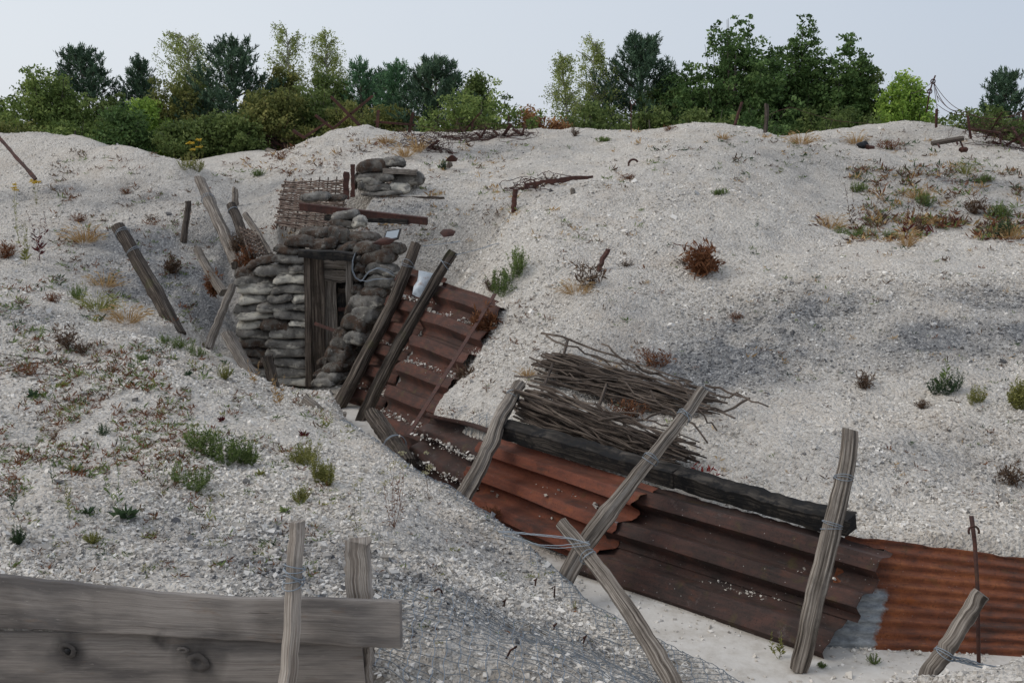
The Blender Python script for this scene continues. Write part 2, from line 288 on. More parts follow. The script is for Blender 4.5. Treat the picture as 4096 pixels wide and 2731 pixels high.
# ---------------------------------------------------------------- terrain control points: (display px 2352 wide, display py, distance Y)
CPX = [
 # far left mound: crest, slope
 (0,308,24),(110,312,23.5),(200,324,23),(300,348,22),(370,372,21.2),(430,402,20.6),(-300,320,25),(-300,480,20),(-300,640,15.6),
 (60,380,22),(200,400,21),(320,430,20.2),(430,470,19.4),(0,450,20),(120,470,19.4),(260,500,18.8),(370,530,18.4),(450,540,18.6),(0,540,17.6),(100,560,17.2),(200,600,16.8),(300,600,17.2),(400,610,17.2),(470,600,17.8),
 (180,655,15.9),(280,690,15.7),(380,720,15.6),(0,610,16),(120,622,16),(450,690,16.4),
 # near left mound
 (0,650,14.6),(100,690,14.2),(200,715,14.1),(300,745,13.9),(400,785,13.6),(490,815,13.3),(600,880,12.6),(700,960,11.7),(840,1000,10.7),(950,1055,9.8),(1050,1135,8.9),(1150,1220,8.2),(1250,1300,7.6),(1350,1370,7.1),(1450,1455,6.6),(1560,1560,6.1),
 (0,800,11.6),(200,830,11.4),(400,860,11.4),(550,920,11.0),(0,950,9.4),(250,980,9.1),(500,1000,9.2),(700,1040,9.1),(0,1120,7.4),(300,1150,7.2),(600,1150,7.5),(850,1150,7.7),(0,1280,6.1),(300,1300,6.1),(620,1290,6.3),(850,1290,6.4),(1050,1310,6.6),(-300,800,11.5),(-300,1000,8.8),(-300,1280,6.1),
 (400,1400,5.5),(750,1440,5.4),(950,1420,5.55),(1150,1430,5.9),(1000,1550,5.15),(1250,1520,5.5),(1400,1560,5.65),
 # right mound slope above the revetment
 (1230,740,12.7),(1180,860,11.6),(1100,960,11.0),(1250,880,11.2),(1200,960,10.5),(1400,990,9.9),(1600,1080,9.1),(1800,1150,8.35),(2000,1230,7.7),(2200,1262,7.45),(2352,1275,7.4),(2650,1300,7.4),
 (1400,860,11.3),(1600,950,10.1),(1800,1020,9.2),(2000,1080,8.7),(2200,1120,8.4),(2352,1130,8.3),(2650,1130,8.3),
 (1330,700,12.7),(1500,760,12.1),(1700,820,11.3),(1900,870,10.6),(2100,920,10.0),(2352,940,9.6),(2650,950,9.6),
 (1250,600,13.8),(1450,600,13.7),(1650,630,13.3),(1850,680,12.6),(2100,720,11.9),(2352,740,11.5),(2650,740,11.5),
 (1150,560,14.8),(1080,540,15.6),(1200,500,15.4),(1400,500,15.0),(1600,520,14.6),(1800,560,14.2),(2000,600,13.6),(2352,610,13.3),(2650,600,13.4),
 # crest of the near right mound
 (1180,480,16.4),(1300,430,16.5),(1420,410,16.4),(1560,420,16.2),(1700,443,15.9),(1800,478,15.6),(1900,522,15.2),(2050,548,14.8),(2200,552,14.6),(2352,551,14.5),(2650,545,14.6),
 # hidden dips just behind the crests keep them crisp
 (1300,458,18.0),(1420,446,17.9),(1560,458,17.7),(1700,484,17.4),(1800,525,17.0),(1900,572,16.7),(2050,602,16.3),(2200,606,16.2),(2352,606,16.1),(2600,606,16.1),
 (100,345,27),(200,362,26.5),(300,392,25.5),(370,415,24.6),(430,445,23.4),(690,368,27),(640,400,25.6),(740,340,27.5),
 (1815,312,23.6),(1911,333,22.6),(2007,347,22.2),(1850,336,25.0),(1930,360,24.2),(2000,372,23.8),(1780,322,26.2),
 # valley behind it and far crest
 (1800,470,19.2),(1950,505,18.8),(2100,530,18.6),(2300,535,18.6),(2600,530,18.6),(1650,400,19.6),(1500,370,20.2),(1900,430,20.6),(2100,450,20.4),(2300,460,20.0),(1750,350,21.8),(1950,392,21.6),(2150,380,22.4),(2340,400,22),(2600,400,22),
 (1640,286,24.5),(1500,303,24.2),(1560,292,24.4),(1720,296,24.2),(1850,306,27.5),(1960,296,27.2),(2050,288,26.8),(2120,289,26.2),(2200,312,25.2),(2280,334,24.4),(2352,350,23.6),(2600,420,23),
 (1420,305,26),(1330,297,26.5),(1240,302,26.5),(1150,320,24.6),(1050,345,23.6),(980,318,25),(900,302,25.2),(800,298,25),(740,310,24.6),(690,335,24),(640,372,23),(590,402,22),(560,420,21.6),(545,470,20.4),
 (850,350,22.8),(780,400,21.2),(700,400,21.6),(640,440,20.6),(1000,400,21.2),(1200,400,20.4),(1300,360,22),(1400,360,21.6),
 (1000,450,18.8),(1100,440,19),(1200,440,18.8),(900,455,18.6),(820,450,18.8),
 (480,360,33),(400,374,32),(600,343,34),(540,352,33.5),(660,350,33),(340,380,31),(500,390,27),(560,395,25.5),
 (590,480,19.6),(630,520,18.8),(600,560,17.6),
 (930,520,16.6),(980,540,16.2),(860,505,17.4),(900,490,17.8),
]
CW = [(-12,4,1.5),(-8,4.2,1.5),(12,4,.8),(8,5,.8),(4.5,5.2,.95),(3.4,5.45,.95),(2.75,5.3,.9),(-1.5,4.4,1.3),(0,4.3,.9),(1.2,4.3,.7),(2.5,4.4,.75),
      (0,40,1.9),(-15,40,1.9),(15,40,1.9),(-25,30,2),(25,30,2),(-25,15,2),(25,15,2),(-20,5,1.6),(20,5,1.3),(7,32,2.3),(-7,36,2.3),(0,30,2.9),(12,31,2.6),(-12,29,2.8),
      (-3.0,13.5,.55),(-3.4,14.2,.5),(-2.6,13.1,.5),(-3.9,14.4,.8),(-2.9,14.8,.4),(-2.6,16.6,2.35),(-1.9,16.8,2.35),(-3.4,17.2,1.9)]
cp = np.array([D(*q) for q in CPX] + [np.array(q, float) for q in CW])
def tps_fit(P, z, lam=.02):
    d = np.linalg.norm(P[:, None] - P[None], axis=2); K = np.where(d > 0, d * d * np.log(d + 1e-12), 0) + lam * np.eye(len(P))
    A = np.zeros((len(P) + 3,) * 2); A[:len(P), :len(P)] = K; A[:len(P), -3] = 1; A[:len(P), -2:] = P; A[-3, :len(P)] = 1; A[-2:, :len(P)] = P.T
    return np.linalg.solve(A, np.concatenate([z, np.zeros(3)]))
TW = tps_fit(cp[:, :2], cp[:, 2])
def base_z(x, y):
    x = np.asarray(x, float); y = np.asarray(y, float); sh = x.shape; q = np.stack([x.ravel(), y.ravel()], 1); out = np.zeros(len(q))
    for i in range(0, len(q), 20000):
        s = q[i:i + 20000]; d2 = ((s[:, None] - cp[None, :, :2]) ** 2).sum(2); out[i:i + 20000] = (.5 * d2 * np.log(d2 + 1e-12)) @ TW[:-3] + TW[-3] + s @ TW[-2:]
    return out.reshape(sh)
# trench floor centre line: x, y, z, half width ; slopes of the left and right wall
FOOT = [(7.5,6.95,.60),(3.99,7.02,.60),(2.2,7.12,.62),(1.38,7.80,.43),(.6,8.59,.20),(-.45,10.21,.19),(-1.2,11.65,.20),(-1.68,13.85,.24),(-2.32,14.75,.36)]
TR = []
for i_, (fx_, fy_, hw_) in enumerate(FOOT):
    a_ = np.array(FOOT[max(0, i_ - 1)][:2]); c_2 = np.array(FOOT[min(len(FOOT) - 1, i_ + 1)][:2]); d_ = nrm(c_2 - a_); TR.append((fx_ - d_[1] * (hw_ - .02), fy_ + d_[0] * (hw_ - .02), 0, hw_))
TR += [(-3.35,15.2,.1,.25),(-4.15,15.7,.5,.15),(-4.5,17.4,1.25,.1),(-4.65,19.0,2.0,.1),(-5.3,21,2.75,.1)]
def trench(x, y):
    bz = np.full(x.shape, 1e9); bd = np.full(x.shape, 1e9); bs = np.zeros(x.shape)
    for a, b in zip(TR[:-1], TR[1:]):
        ax, ay, az, aw = a; bx, by, bzz, bw = b; dx, dy = bx - ax, by - ay; L2 = dx * dx + dy * dy
        t = np.clip(((x - ax) * dx + (y - ay) * dy) / L2, 0, 1); ex = x - ax - t * dx; ey = y - ay - t * dy; d = np.sqrt(ex * ex + ey * ey); side = np.sign(dx * ey - dy * ex)
        wv = aw + t * (bw - aw); zf = az + t * (bzz - az); slope = np.where(side < 0, 2.3, 1.9)
        if ay > 15.1: slope = np.where(side < 0, .75, 1.0)
        z = zf + np.maximum(0, d - wv) * slope; bz = np.where(z < bz, z, bz); bd = np.minimum(bd, d - wv)
    return bz, bd
PATCH = []          # revetment sheets press the bank back: filled below, (TL,TR,BR,BL)
def terrain(x, y, detail=True):
    x = np.asarray(x, float); y = np.asarray(y, float); z = base_z(x, y)
    far = np.clip((np.hypot(x, y - 15) - 24) / 14, 0, 1); z = z * (1 - far) + 1.9 * far
    tz, td = trench(x, y); k = .08; h = np.clip(.5 + .5 * (tz - z) / k, 0, 1); z = tz * (1 - h) + z * h - k * h * (1 - h)
    # the photographer's side: a shallow trench in front of the planks, then the bank he stands on
    ft = np.where(x < -.4, 1.0, np.clip(1 - (x + .4) / .5, 0, 1)); wall = np.clip((y - 4.93 + .19 * (x + .53)) / .04, 0, 1)
    z = np.where(y < 6.2, z * (1 - ft * (1 - wall)) + .45 * ft * (1 - wall), z)
    z = np.where(y < 4.5, .45 + (z - .45) * np.clip((y - 4.1) / .4, 0, 1), z); st = np.clip((3.1 - y) / .5, 0, 1); z = z * (1 - st) + 1.75 * st
    if detail:
        a = np.clip(td / .5, 0.12, 1); z = z + a * (.30 * fbm(x * .55 + 3, y * .55) + .15 * fbm(x * 1.9, y * 1.9 + 9) + .06 * fbm(x * 5.1 + 2, y * 5.1, 3) + .10 * np.minimum(0, fbm(x * 1.1 + 30, y * 1.1 + 3, 3) + .05))
    for P in PATCH: z = np.minimum(z, np.maximum(P(x, y), -.004))
    return z

def slot(x0, x1, y0, y1, z0, k=5.):
    def f(x, y): return z0 + k * np.maximum(np.maximum(np.maximum(x0 - x, x - x1), np.maximum(y0 - y, y - y1)), 0)
    return f
PATCH += [slot(-3.7, -1.95, 14.1, 16.1, .03, 1.25), slot(-3.75, -1.95, 14.9, 16.15, 0.0), slot(-1.95, -1.6, 15.3, 16.1, .9), slot(-3.75, -2.8, 17.3, 18.75, 1.6, 2.2), slot(-3.2, -1.7, 16.1, 16.9, 2.1, 3.)]
# ---------------------------------------------------------------- revetment sheets (corner: photo px, height z or depth Y)
Z2 = zoomer(850, 950, 1.96); Z7 = zoomer(1300, 1550, 1.96); Z6 = zoomer(2896, 1650, 1.451); Z8 = zoomer(1700, 1950, 1.96); Z1 = zoomer(700, 650, 2.138); ZW = zoomer(1900, 1400, 2.138)
def aY(z, p, Y): return at(*z(*p), Y)
def aZ(z, p, h): return atz(*z(*p), h)
A1 = [aY(Z2, (1530, 255), 15.2), aY(Z2, (1800, 330), 14.45), aZ(Z2, (1350, 1400), .0), aZ(Z2, (1030, 1290), 0.0)]
A2 = [aY(Z2, (1780, 320), 14.5), aY(Z2, (2290, 500), 13.2), aZ(Z2, (1610, 1690), .18), aZ(Z2, (1240, 1540), .0)]
A3 = [aY(Z7, (850, 185), 11.15), aY(Z7, (1420, 330), 10.35), aZ(Z7, (1080, 960), 0.0), aZ(Z7, (620, 620), .02)]
B_ = [aY(Z7, (1360, 395), 10.2), at(1510 * DS, 1120 * DS, 8.62), aZ(Z8, (1330, 640), .04), aZ(Z7, (1120, 960), .0)]
C_ = [at(1480 * DS, 1105 * DS, 8.72), at(3562, 2195, 7.38), atz(3350, 2640, 0.0), aZ(Z8, (1250, 680), .0)]
def press(q, dz=.13):
    q = np.array(q); A = np.c_[q[:, :2], np.ones(4)]; co = np.linalg.lstsq(A, q[:, 2], rcond=None)[0]; c = q[:, :2].mean(0); poly = c + (q[:, :2] - c) * 1.02
    sg = np.sign(sum(poly[i][0] * poly[(i + 1) % 4][1] - poly[(i + 1) % 4][0] * poly[i][1] for i in range(4)))
    def f(x, y):
        m = np.full(np.shape(x), 1e9)
        for i in range(4):
            a = poly[i]; b = poly[(i + 1) % 4]; e = b - a; L = np.hypot(*e); m = np.minimum(m, sg * (e[0] * (y - a[1]) - e[1] * (x - a[0])) / L)
        z = co[0] * x + co[1] * y + co[2] - dz; return np.where(m > -.02, z, z + (-.02 - m) * 6)
    return f
for q in [A1, A2, A3, B_, C_]: PATCH.append(press(q, .24 if (q is A3 or q is B_) else .17))
LEDGE = []          # chalk chips lodged on the ribs
def sheet(q, t0, t1, ribs, mat, label, amp=.13, s0=0., s1=1., off=0., ph=0., ns=22, per=16, chips=0., bend=.022, name='corrugated_sheet', group=None, tear=0.0):
    TL, TR, BR, BL = [np.array(c) for c in q]; N = nrm(np.cross(TR - TL, TL - BL)); 
    if N[1] > 0: N = -N
    if N[2] < 0 and abs(N[2]) > .02: N = -N
    nt_ = ribs * per + 1; V = []; UV = []; rg = np.random.default_rng(int(abs(TL[0]) * 1000 + t0 * 77 + s0 * 31)); jl, jr = rg.normal(size=2) * .010
    w = np.linalg.norm(TR - TL); hgt = np.linalg.norm(TL - BL)
    for i in range(ns + 1):
        s = s0 + (s1 - s0) * i / ns
        for j in range(nt_):
            t = t0 + (t1 - t0) * j / (nt_ - 1); u = (j / per + ph) % 1.0
            tri = 1 - abs(2 * u - 1); prof = min(1, max(0, (tri - .32) / .33)); prof = prof * prof * (3 - 2 * prof)
            p = (TL * (1 - s) + TR * s) * (1 - t) + (BL * (1 - s) + BR * s) * t
            d = off + amp * (prof - .45) + bend * math.sin(s * 7 + t * 5 + TL[0] * 3) + .005 * rg.normal() * (i in (0, ns))
            sh = (jl if i == 0 else jr if i == ns else 0)
            p = p + N * d + nrm(TR - TL) * sh * math.sin(j * .7)
            if tear and j == 0: p = p + nrm(TL - BL) * (-.02 * abs(rg.normal()))
            V.append(p); UV.append((s * w, t * hgt, 0))
            if chips and 0.02 < s < .98 and .0 < u < .16 and j > 3:
                if rg.random() < chips: LEDGE.append(p + np.array((0, 0, .012)))
    n1 = len(V); V2 = [v - N * .005 for v in V]; nb = nt_
    F = [(i * nb + j, (i + 1) * nb + j, (i + 1) * nb + j + 1, i * nb + j + 1) for i in range(ns) for j in range(nb - 1)]
    F += [(n1 + f[3], n1 + f[2], n1 + f[1], n1 + f[0]) for f in F]
    rim = [i * nb for i in range(ns + 1)] + [ns * nb + j for j in range(1, nb)] + [i * nb + nb - 1 for i in range(ns - 1, -1, -1)] + [j for j in range(nb - 2, 0, -1)]
    F += [(rim[k], rim[(k + 1) % len(rim)], n1 + rim[(k + 1) % len(rim)], n1 + rim[k]) for k in range(len(rim))]
    m = MB(); m.add(V + V2, F, UV + UV); o = m.build(name, M[mat], sharp=50); return tag(o, label, 'corrugated sheet', group or 'rusty sheets revetting the trench wall')
sheet(A1, -.02, .34, 2, 'rust', 'short dark rusty sheet highest under the two leaning posts, beside the grey tin scrap', chips=.5, ns=10, s0=-.02, s1=1.06, off=.02)
sheet(A1, .33, .67, 2, 'rust', 'short dark rusty sheet midway down, crossed by both leaning posts near the dugout', chips=.5, ns=10, s1=1.08, off=.01)
sheet(A1, .66, 1.0, 2, 'rust', 'lowest short rusty sheet at the feet of the two leaning posts', chips=.5, ns=10, s0=-.03, s1=1.05)
sheet(A2, .0, .345, 2, 'rust', 'curved rusty sheet at the top right of the slope, topmost one under the iron strip', chips=.3, s1=1.03, off=-.01)
sheet(A2, .335, .675, 2, 'rust', 'rusty sheet with dry weeds at its end, middle of the slope under the iron strip', chips=.45, s1=.97, off=-.02)
sheet(A2, .665, 1.0, 2, 'rust', 'rusty sheet with chalk lodged on its ribs, low on the slope under the iron strip', chips=.5, s1=1.0, off=-.015)
sheet(A3, 0, 1.0, 3, 'rust_plum', 'dark brown sheet between the iron strip and the cracked leaning post with knot', chips=.4, s0=-.02, s1=1.04, ns=26)
sheet(B_, .0, 1.0, 3, 'rust_orange', 'brightest red rusty sheet with flaking grey paint below the charred beam', chips=.07, s0=-.04, s1=1.01, off=.065, ns=30, amp=.15)
sheet(C_, .0, .66, 2, 'rust_plum', 'long dark plum sheet under the end of the charred beam', s0=-.02, s1=1.0, off=.016, ns=34, chips=.05, amp=.16, tear=1)
sheet(C_, .64, 1.14, 1, 'rust_plum', 'long dark sheet standing on the chalk floor at the foot of the revetment', s0=-.03, s1=.965, off=-.005, ns=34, amp=.15)
# flat corrugated sheet facing the camera on the right
def fine_sheet():
    TL, TR, BR, BL = at(3380, 2140, 7.66), at(4420, 2270, 7.42), at(4420, 2690, 6.98), at(3240, 2665, 7.22)
    N = nrm(np.cross(TR - TL, BL - TL)); N = N if N[1] < 0 else -N; ns, nt_ = 40, 133; V = []; UV = []; w = np.linalg.norm(TR - TL)
    for i in range(ns + 1):
        s = i / ns
        for j in range(nt_ + 1):
            t = j / nt_; p = (TL * (1 - s) + TR * s) * (1 - t) + (BL * (1 - s) + BR * s) * t
            p = p + N * (.011 * math.cos(t * 2 * math.pi * 11) + .012 * math.sin(s * 5 + 1)) + np.array((0, 0, -.012 * max(0, math.sin(s * 23)) ** 3 if j < 3 else 0)); V.append(p); UV.append((s * w, t, 0))
    n1 = len(V); nb = nt_ + 1; F = [(i * nb + j, (i + 1) * nb + j, (i + 1) * nb + j + 1, i * nb + j + 1) for i in range(ns) for j in range(nb - 1)]
    F += [(n1 + f[3], n1 + f[2], n1 + f[1], n1 + f[0]) for f in F]
    m = MB(); m.add(V + [v - N * .004 for v in V], F, UV + UV); o = m.build('corrugated_sheet', M['rust_corr']); PATCH.append(press([TL - N * .02, TR - N * .02, BR - N * .02, BL - N * .02], .1))
    tag(o, 'finely corrugated bright orange rusty sheet with bare zinc at its left end', 'corrugated sheet', 'rusty sheets revetting the trench wall')
fine_sheet()
# ---------------------------------------------------------------- terrain mesh
def axis(segs):
    out = [segs[0][0]]
    for a, b, st in segs:
        n = max(1, int(round((b - a) / st))); out += list(a + (b - a) * (np.arange(1, n + 1) / n))
    return np.array(out)
gx = axis([(-600, -60, 90), (-60, -20, 5), (-20, -11, .6), (-11, -6, .09), (-6, 4.2, .045), (4.2, 8, .07), (8, 13, .12), (13, 22, .6), (22, 60, 5), (60, 600, 90)])
gy = axis([(-60, -6, 9), (-6, 2.4, .6), (2.4, 4.6, .1), (4.6, 17, .045), (17, 28, .075), (28, 36, .16), (36, 60, 1.2), (60, 900, 70)])
X, Y = np.meshgrid(gx, gy); Zt = terrain(X, Y)
GREY = [(1650,830,1.2,.85,1.2),(1530,890,1.0,.6,1.0),(1780,770,1.2,.6,.9),(1900,720,.9,.5,.6),(2250,770,1.3,.6,.9),(2330,700,1.0,.5,.7),(2100,800,.8,.5,.5),(330,560,1.4,.7,.85),(430,620,1.2,1.0,1.0),(350,690,1.2,.5,.8),(150,440,1.5,.4,.65),(400,660,1.2,.9,.95),(460,700,.8,.7,.95),(480,560,.9,.8,.75),(390,560,.9,.6,.8),(300,610,.8,.5,.6),(260,460,1.6,.5,.4),(640,1290,1.0,.45,.8),(520,1230,.6,.4,.6),(880,1320,.9,.45,.7),(1020,1400,.9,.5,.6),(1350,1330,.7,.6,.4),(1100,1260,.6,.5,.4),(2000,340,2.2,1.2,.35),(2220,420,2.0,.8,.45),(1850,380,2,1,.35),(1150,350,1.2,1,.5),(950,480,1.4,.5,.6),(1000,540,.7,.5,.5),(1500,720,.6,.4,.4),(560,470,1.2,1.2,.45),(620,440,.8,.8,.5),(1900,1040,.7,.4,.35),(2150,1040,.6,.4,.4),(50,720,.8,.4,.5),(300,690,.7,.4,.5),(2100,480,2,.8,.4),(1120,560,.7,.5,.5)]  # grey gravel patches; those on the left gully bank also paint in its shading
def ground_hit(px, py):
    a, b = ray(px, py); ys = np.concatenate([np.arange(3.4, 30, .04), np.arange(30, 60, .3)]); z = terrain(a * ys, ys); zr = EYE + b * ys; k = np.where(z >= zr)[0]
    if not len(k): return np.array((a * 28, 28, float(terrain([a * 28], [28.])[0])))
    k = k[0]; y0, y1 = (ys[k - 1], ys[k]) if k else (ys[0], ys[0])
    for _ in range(12):
        ym = .5 * (y0 + y1)
        if float(terrain([a * ym], [ym])[0]) >= EYE + b * ym: y1 = ym
        else: y0 = ym
    return np.array((a * y1, y1, EYE + b * y1))
def GD(x, y): return ground_hit(x * DS, y * DS)
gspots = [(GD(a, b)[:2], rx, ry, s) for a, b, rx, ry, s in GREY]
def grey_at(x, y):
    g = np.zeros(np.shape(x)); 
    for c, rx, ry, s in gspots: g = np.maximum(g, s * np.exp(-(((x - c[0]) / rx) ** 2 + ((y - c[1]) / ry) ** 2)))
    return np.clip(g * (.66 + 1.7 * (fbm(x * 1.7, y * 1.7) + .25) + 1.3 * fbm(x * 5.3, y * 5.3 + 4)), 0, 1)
def floor_at(x, y):
    _, d = trench(x, y); return np.where(y > 15.6, 0, 1) * np.clip(1 - (d - .02 + (.30 * fbm(x * 4, y * 4) + .25 * fbm(x * 13, y * 13, 3))) / .10, 0, 1)
def soil_at(x, y): return np.clip(1.1 - np.hypot((x + .2) / 1.4, (y - 5.0) / .55), 0, 1)
nx, ny = len(gx), len(gy); ii = np.arange(ny - 1)[:, None] * nx + np.arange(nx - 1)[None]; F = np.stack([ii, ii + 1, ii + nx + 1, ii + nx], -1).reshape(-1, 4)
def fast_mesh(name, V, F, mat, attrs=(), smooth=True):
    me = bpy.data.meshes.new(name); k = F.shape[1]; me.vertices.add(len(V)); me.vertices.foreach_set('co', V.astype(np.float32).ravel())
    me.loops.add(F.size); me.loops.foreach_set('vertex_index', F.astype(np.int32).ravel()); me.polygons.add(len(F)); me.polygons.foreach_set('loop_start', np.arange(0, F.size, k, dtype=np.int32))
    me.polygons.foreach_set('use_smooth', np.full(len(F), smooth)); me.update(calc_edges=True)
    for an, av in attrs: a = me.attributes.new(an, 'FLOAT', 'POINT'); a.data.foreach_set('value', np.asarray(av, np.float32).ravel())
    me.materials.append(mat); o = bpy.data.objects.new(name, me); COL.objects.link(o); return o
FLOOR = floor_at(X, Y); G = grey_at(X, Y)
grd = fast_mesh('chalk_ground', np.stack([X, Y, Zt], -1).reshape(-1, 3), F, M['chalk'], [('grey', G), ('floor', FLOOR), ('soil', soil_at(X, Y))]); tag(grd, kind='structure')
# interpolated lookup on the finished grid
def gz(x, y):
    x = np.asarray(x, float); y = np.asarray(y, float); i = np.clip(np.searchsorted(gx, x) - 1, 0, nx - 2); j = np.clip(np.searchsorted(gy, y) - 1, 0, ny - 2)
    fx = (x - gx[i]) / (gx[i + 1] - gx[i]); fy = (y - gy[j]) / (gy[j + 1] - gy[j])
    return (Zt[j, i] * (1 - fx) + Zt[j, i + 1] * fx) * (1 - fy) + (Zt[j + 1, i] * (1 - fx) + Zt[j + 1, i + 1] * fx) * fy
# ---------------------------------------------------------------- loose chalk chips: countless, one object
def chips():
    P = []; S = []
    def zone(n, x0, x1, y0, y1, smin, smax, pw=2.6, lim=.56):
        y = y0 * (y1 / y0) ** RNG.random(n); x = (RNG.random(n) * 2 - 1) * (lim * y + .6); k = (x > x0) & (x < x1); x, y = x[k], y[k]
        s = smin + (smax - smin) * RNG.random(len(x)) ** pw; P.append(np.stack([x, y], 1)); S.append(s)
    zone(210000, -9, 9, 4.95, 13, .005, .018); zone(3800, -9, 9, 4.95, 13, .016, .034, 3)
    zone(105000, -14, 14, 12, 28, .008, .020); zone(900, -14, 14, 12, 27, .025, .05, 3)
    p = np.concatenate(P); s = np.concatenate(S); f = floor_at(p[:, 0], p[:, 1]); dens_ = np.clip(.55 + 3.6 * (fbm(p[:, 0] * .9 + 40, p[:, 1] * .9) + .5 * fbm(p[:, 0] * 3.1, p[:, 1] * 3.1 + 7)), .12, 1); k = (RNG.random(len(p)) > f * .94) & (RNG.random(len(p)) < dens_) & ~((p[:, 0] < -.45) & (p[:, 1] < 4.98 - .19 * (p[:, 0] + .53)))
    p, s = p[k], s[k]; z = gz(p[:, 0], p[:, 1]) + s * .15; pos = np.c_[p, z]
    if LEDGE:
        L = np.array(LEDGE); L = np.repeat(L, 9, 0) + RNG.normal(size=(len(L) * 9, 3)) * np.array((.075, .06, .008)); pos = np.r_[pos, L]; s = np.r_[s, .005 + .017 * RNG.random(len(L)) ** 2.5]
    n = len(pos); cube = np.array([(i, j, k) for k in (-1, 1) for j in (-1, 1) for i in (-1, 1)], float)
    V = cube[None] * (.45 + .75 * RNG.random((n, 8, 1))) + RNG.normal(size=(n, 8, 3)) * .18; V *= np.stack([np.ones(n), .55 + .4 * RNG.random(n), .3 + .45 * RNG.random(n)], 1)[:, None]
    a = RNG.random(n) * 6.283; t = RNG.normal(size=n) * .55; r = RNG.normal(size=n) * .45
    ca, sa, ct, st, cr, sr = np.cos(a), np.sin(a), np.cos(t), np.sin(t), np.cos(r), np.sin(r)
    x, y, z = V[..., 0], V[..., 1], V[..., 2]; y, z = y * ct[:, None] - z * st[:, None], y * st[:, None] + z * ct[:, None]; x, z = x * cr[:, None] + z * sr[:, None], -x * sr[:, None] + z * cr[:, None]; x, y = x * ca[:, None] - y * sa[:, None], x * sa[:, None] + y * ca[:, None]
    V = np.stack([x, y, z], -1) * s[:, None, None] + pos[:, None]
    q = np.array([(0, 2, 3, 1), (4, 5, 7, 6), (0, 1, 5, 4), (2, 6, 7, 3), (0, 4, 6, 2), (1, 3, 7, 5)]); F = (np.arange(n)[:, None, None] * 8 + q[None]).reshape(-1, 4)
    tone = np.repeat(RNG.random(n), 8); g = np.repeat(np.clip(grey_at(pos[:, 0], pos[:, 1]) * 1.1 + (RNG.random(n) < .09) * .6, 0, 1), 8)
    o = fast_mesh('chalk_chips', V.reshape(-1, 3), F, M['stone'], [('tone', tone), ('grey', g)], smooth=False); tag(o, 'loose white and grey chalk chips strewn over the mounds', 'gravel', kind='stuff')
chips()
# ---------------------------------------------------------------- posts, beams, planks
def gpt(px, py, dz=0.0): q = ground_hit(px, py); return q + np.array((0, 0, dz))
def post(pts, rad, mat, label, name='leaning_post', cat='post', n=18, lump=.09, wires=(), group=None, segs=26, cut=.0, kink=.003, squash=1.0, knots=()):
    pts = np.array(pts, float); L = np.r_[0, np.cumsum(np.linalg.norm(np.diff(pts, axis=0), axis=1))]; s = np.linspace(0, L[-1], segs)
    if len(pts) > 2:
        from_ = [np.polyfit(L, pts[:, k], min(3, len(pts) - 1)) for k in range(3)]; P = np.stack([np.polyval(c, s) for c in from_], 1)
    else: P = np.stack([np.interp(s, L, pts[:, k]) for k in range(3)], 1)
    rg = np.random.default_rng(int(abs(pts[0][0] * 1e3) + abs(pts[0][1]) * 77)); wob = np.cumsum(rg.normal(size=(segs, 3)) * kink, 0); wob -= np.linspace(0, 1, segs)[:, None] * wob[-1]; P = P + wob
    r = np.interp(s, L, np.broadcast_to(rad, (len(L),))) if np.ndim(rad) else np.full(segs, rad); r = r * (1 + .025 * rg.normal(size=segs))
    for kpos, kamp in knots: r = r * (1 + kamp * np.exp(-((s / L[-1] - kpos) / .035) ** 2))
    m = MB(); m.tube(P, r, n, True, lump=lump, seed=int(rg.integers(1 << 30)), squash=squash)
    V = m.v[0]; top = V[-n:]; T = nrm(P[-1] - P[-2]); sl_ = nrm(rg.normal(size=3)); top += T * (((top - P[-1]) @ sl_)[:, None] * (.25 + cut) + (rg.random((n, 1)) - .5) * r[-1] * (.12 + .3 * cut))
    if wires:
        root = thing(name, label, cat, P[0], group); m.build('shaft', M[mat], root, sharp=38)
        for w_ in wires:
            k = int(w_ * (segs - 1)); wire_wrap(root, P[k], nrm(P[min(k + 1, segs - 1)] - P[k - 1]), r[k] * 1.1)
        return root
    return tag(m.build(name, M[mat], origin=P[0], sharp=38), label, cat, group)
def wire_wrap(parent, c, T, r, turns=3, mat='wire'):
    m = MB(); a = nrm(np.cross(T, (0.3, .2, 1))); b = np.cross(T, a); rg = RNG
    for q in range(turns):
        tl = rg.normal(size=2) * .5; o = rg.normal() * .012
        th = np.linspace(0, 2 * math.pi, 26); P = [c + T * (o + r * (tl[0] * math.cos(t) * .5 + tl[1] * math.sin(t) * .5)) + (a * math.cos(t) + b * math.sin(t)) * (r * 1.03 + .005 * rg.random()) for t in th]
        m.tube(P, .0032, 4, False)
    m.build('wire_wrap', M[mat], parent)
def lift(p, Y): return at(p[0], p[1], Y)
G1 = 'rough posts propping the trench walls'
# two tall posts over the short sheets near the dugout
post([aY(Z2, (945, 1400), 14.35), aY(Z2, (1250, 850), 14.6), aY(Z2, (1600, 50), 15.0)], [.10, .088, .078], 'post_dark', 'thick dark post leaning over the short rusty sheets, nearest the dugout door', wires=(.9,), lump=.09, group=G1, knots=((.55, .12), (.3, .1)))
post([aY(Z2, (1160, 1480), 13.75), aY(Z2, (1480, 800), 14.0), aY(Z2, (1890, 110), 14.35)], [.094, .082, .07], 'post_dark', 'second dark leaning post with frayed wired top, right of the thickest one', wires=(.93,), lump=.10, group=G1, knots=((.5, .1),))
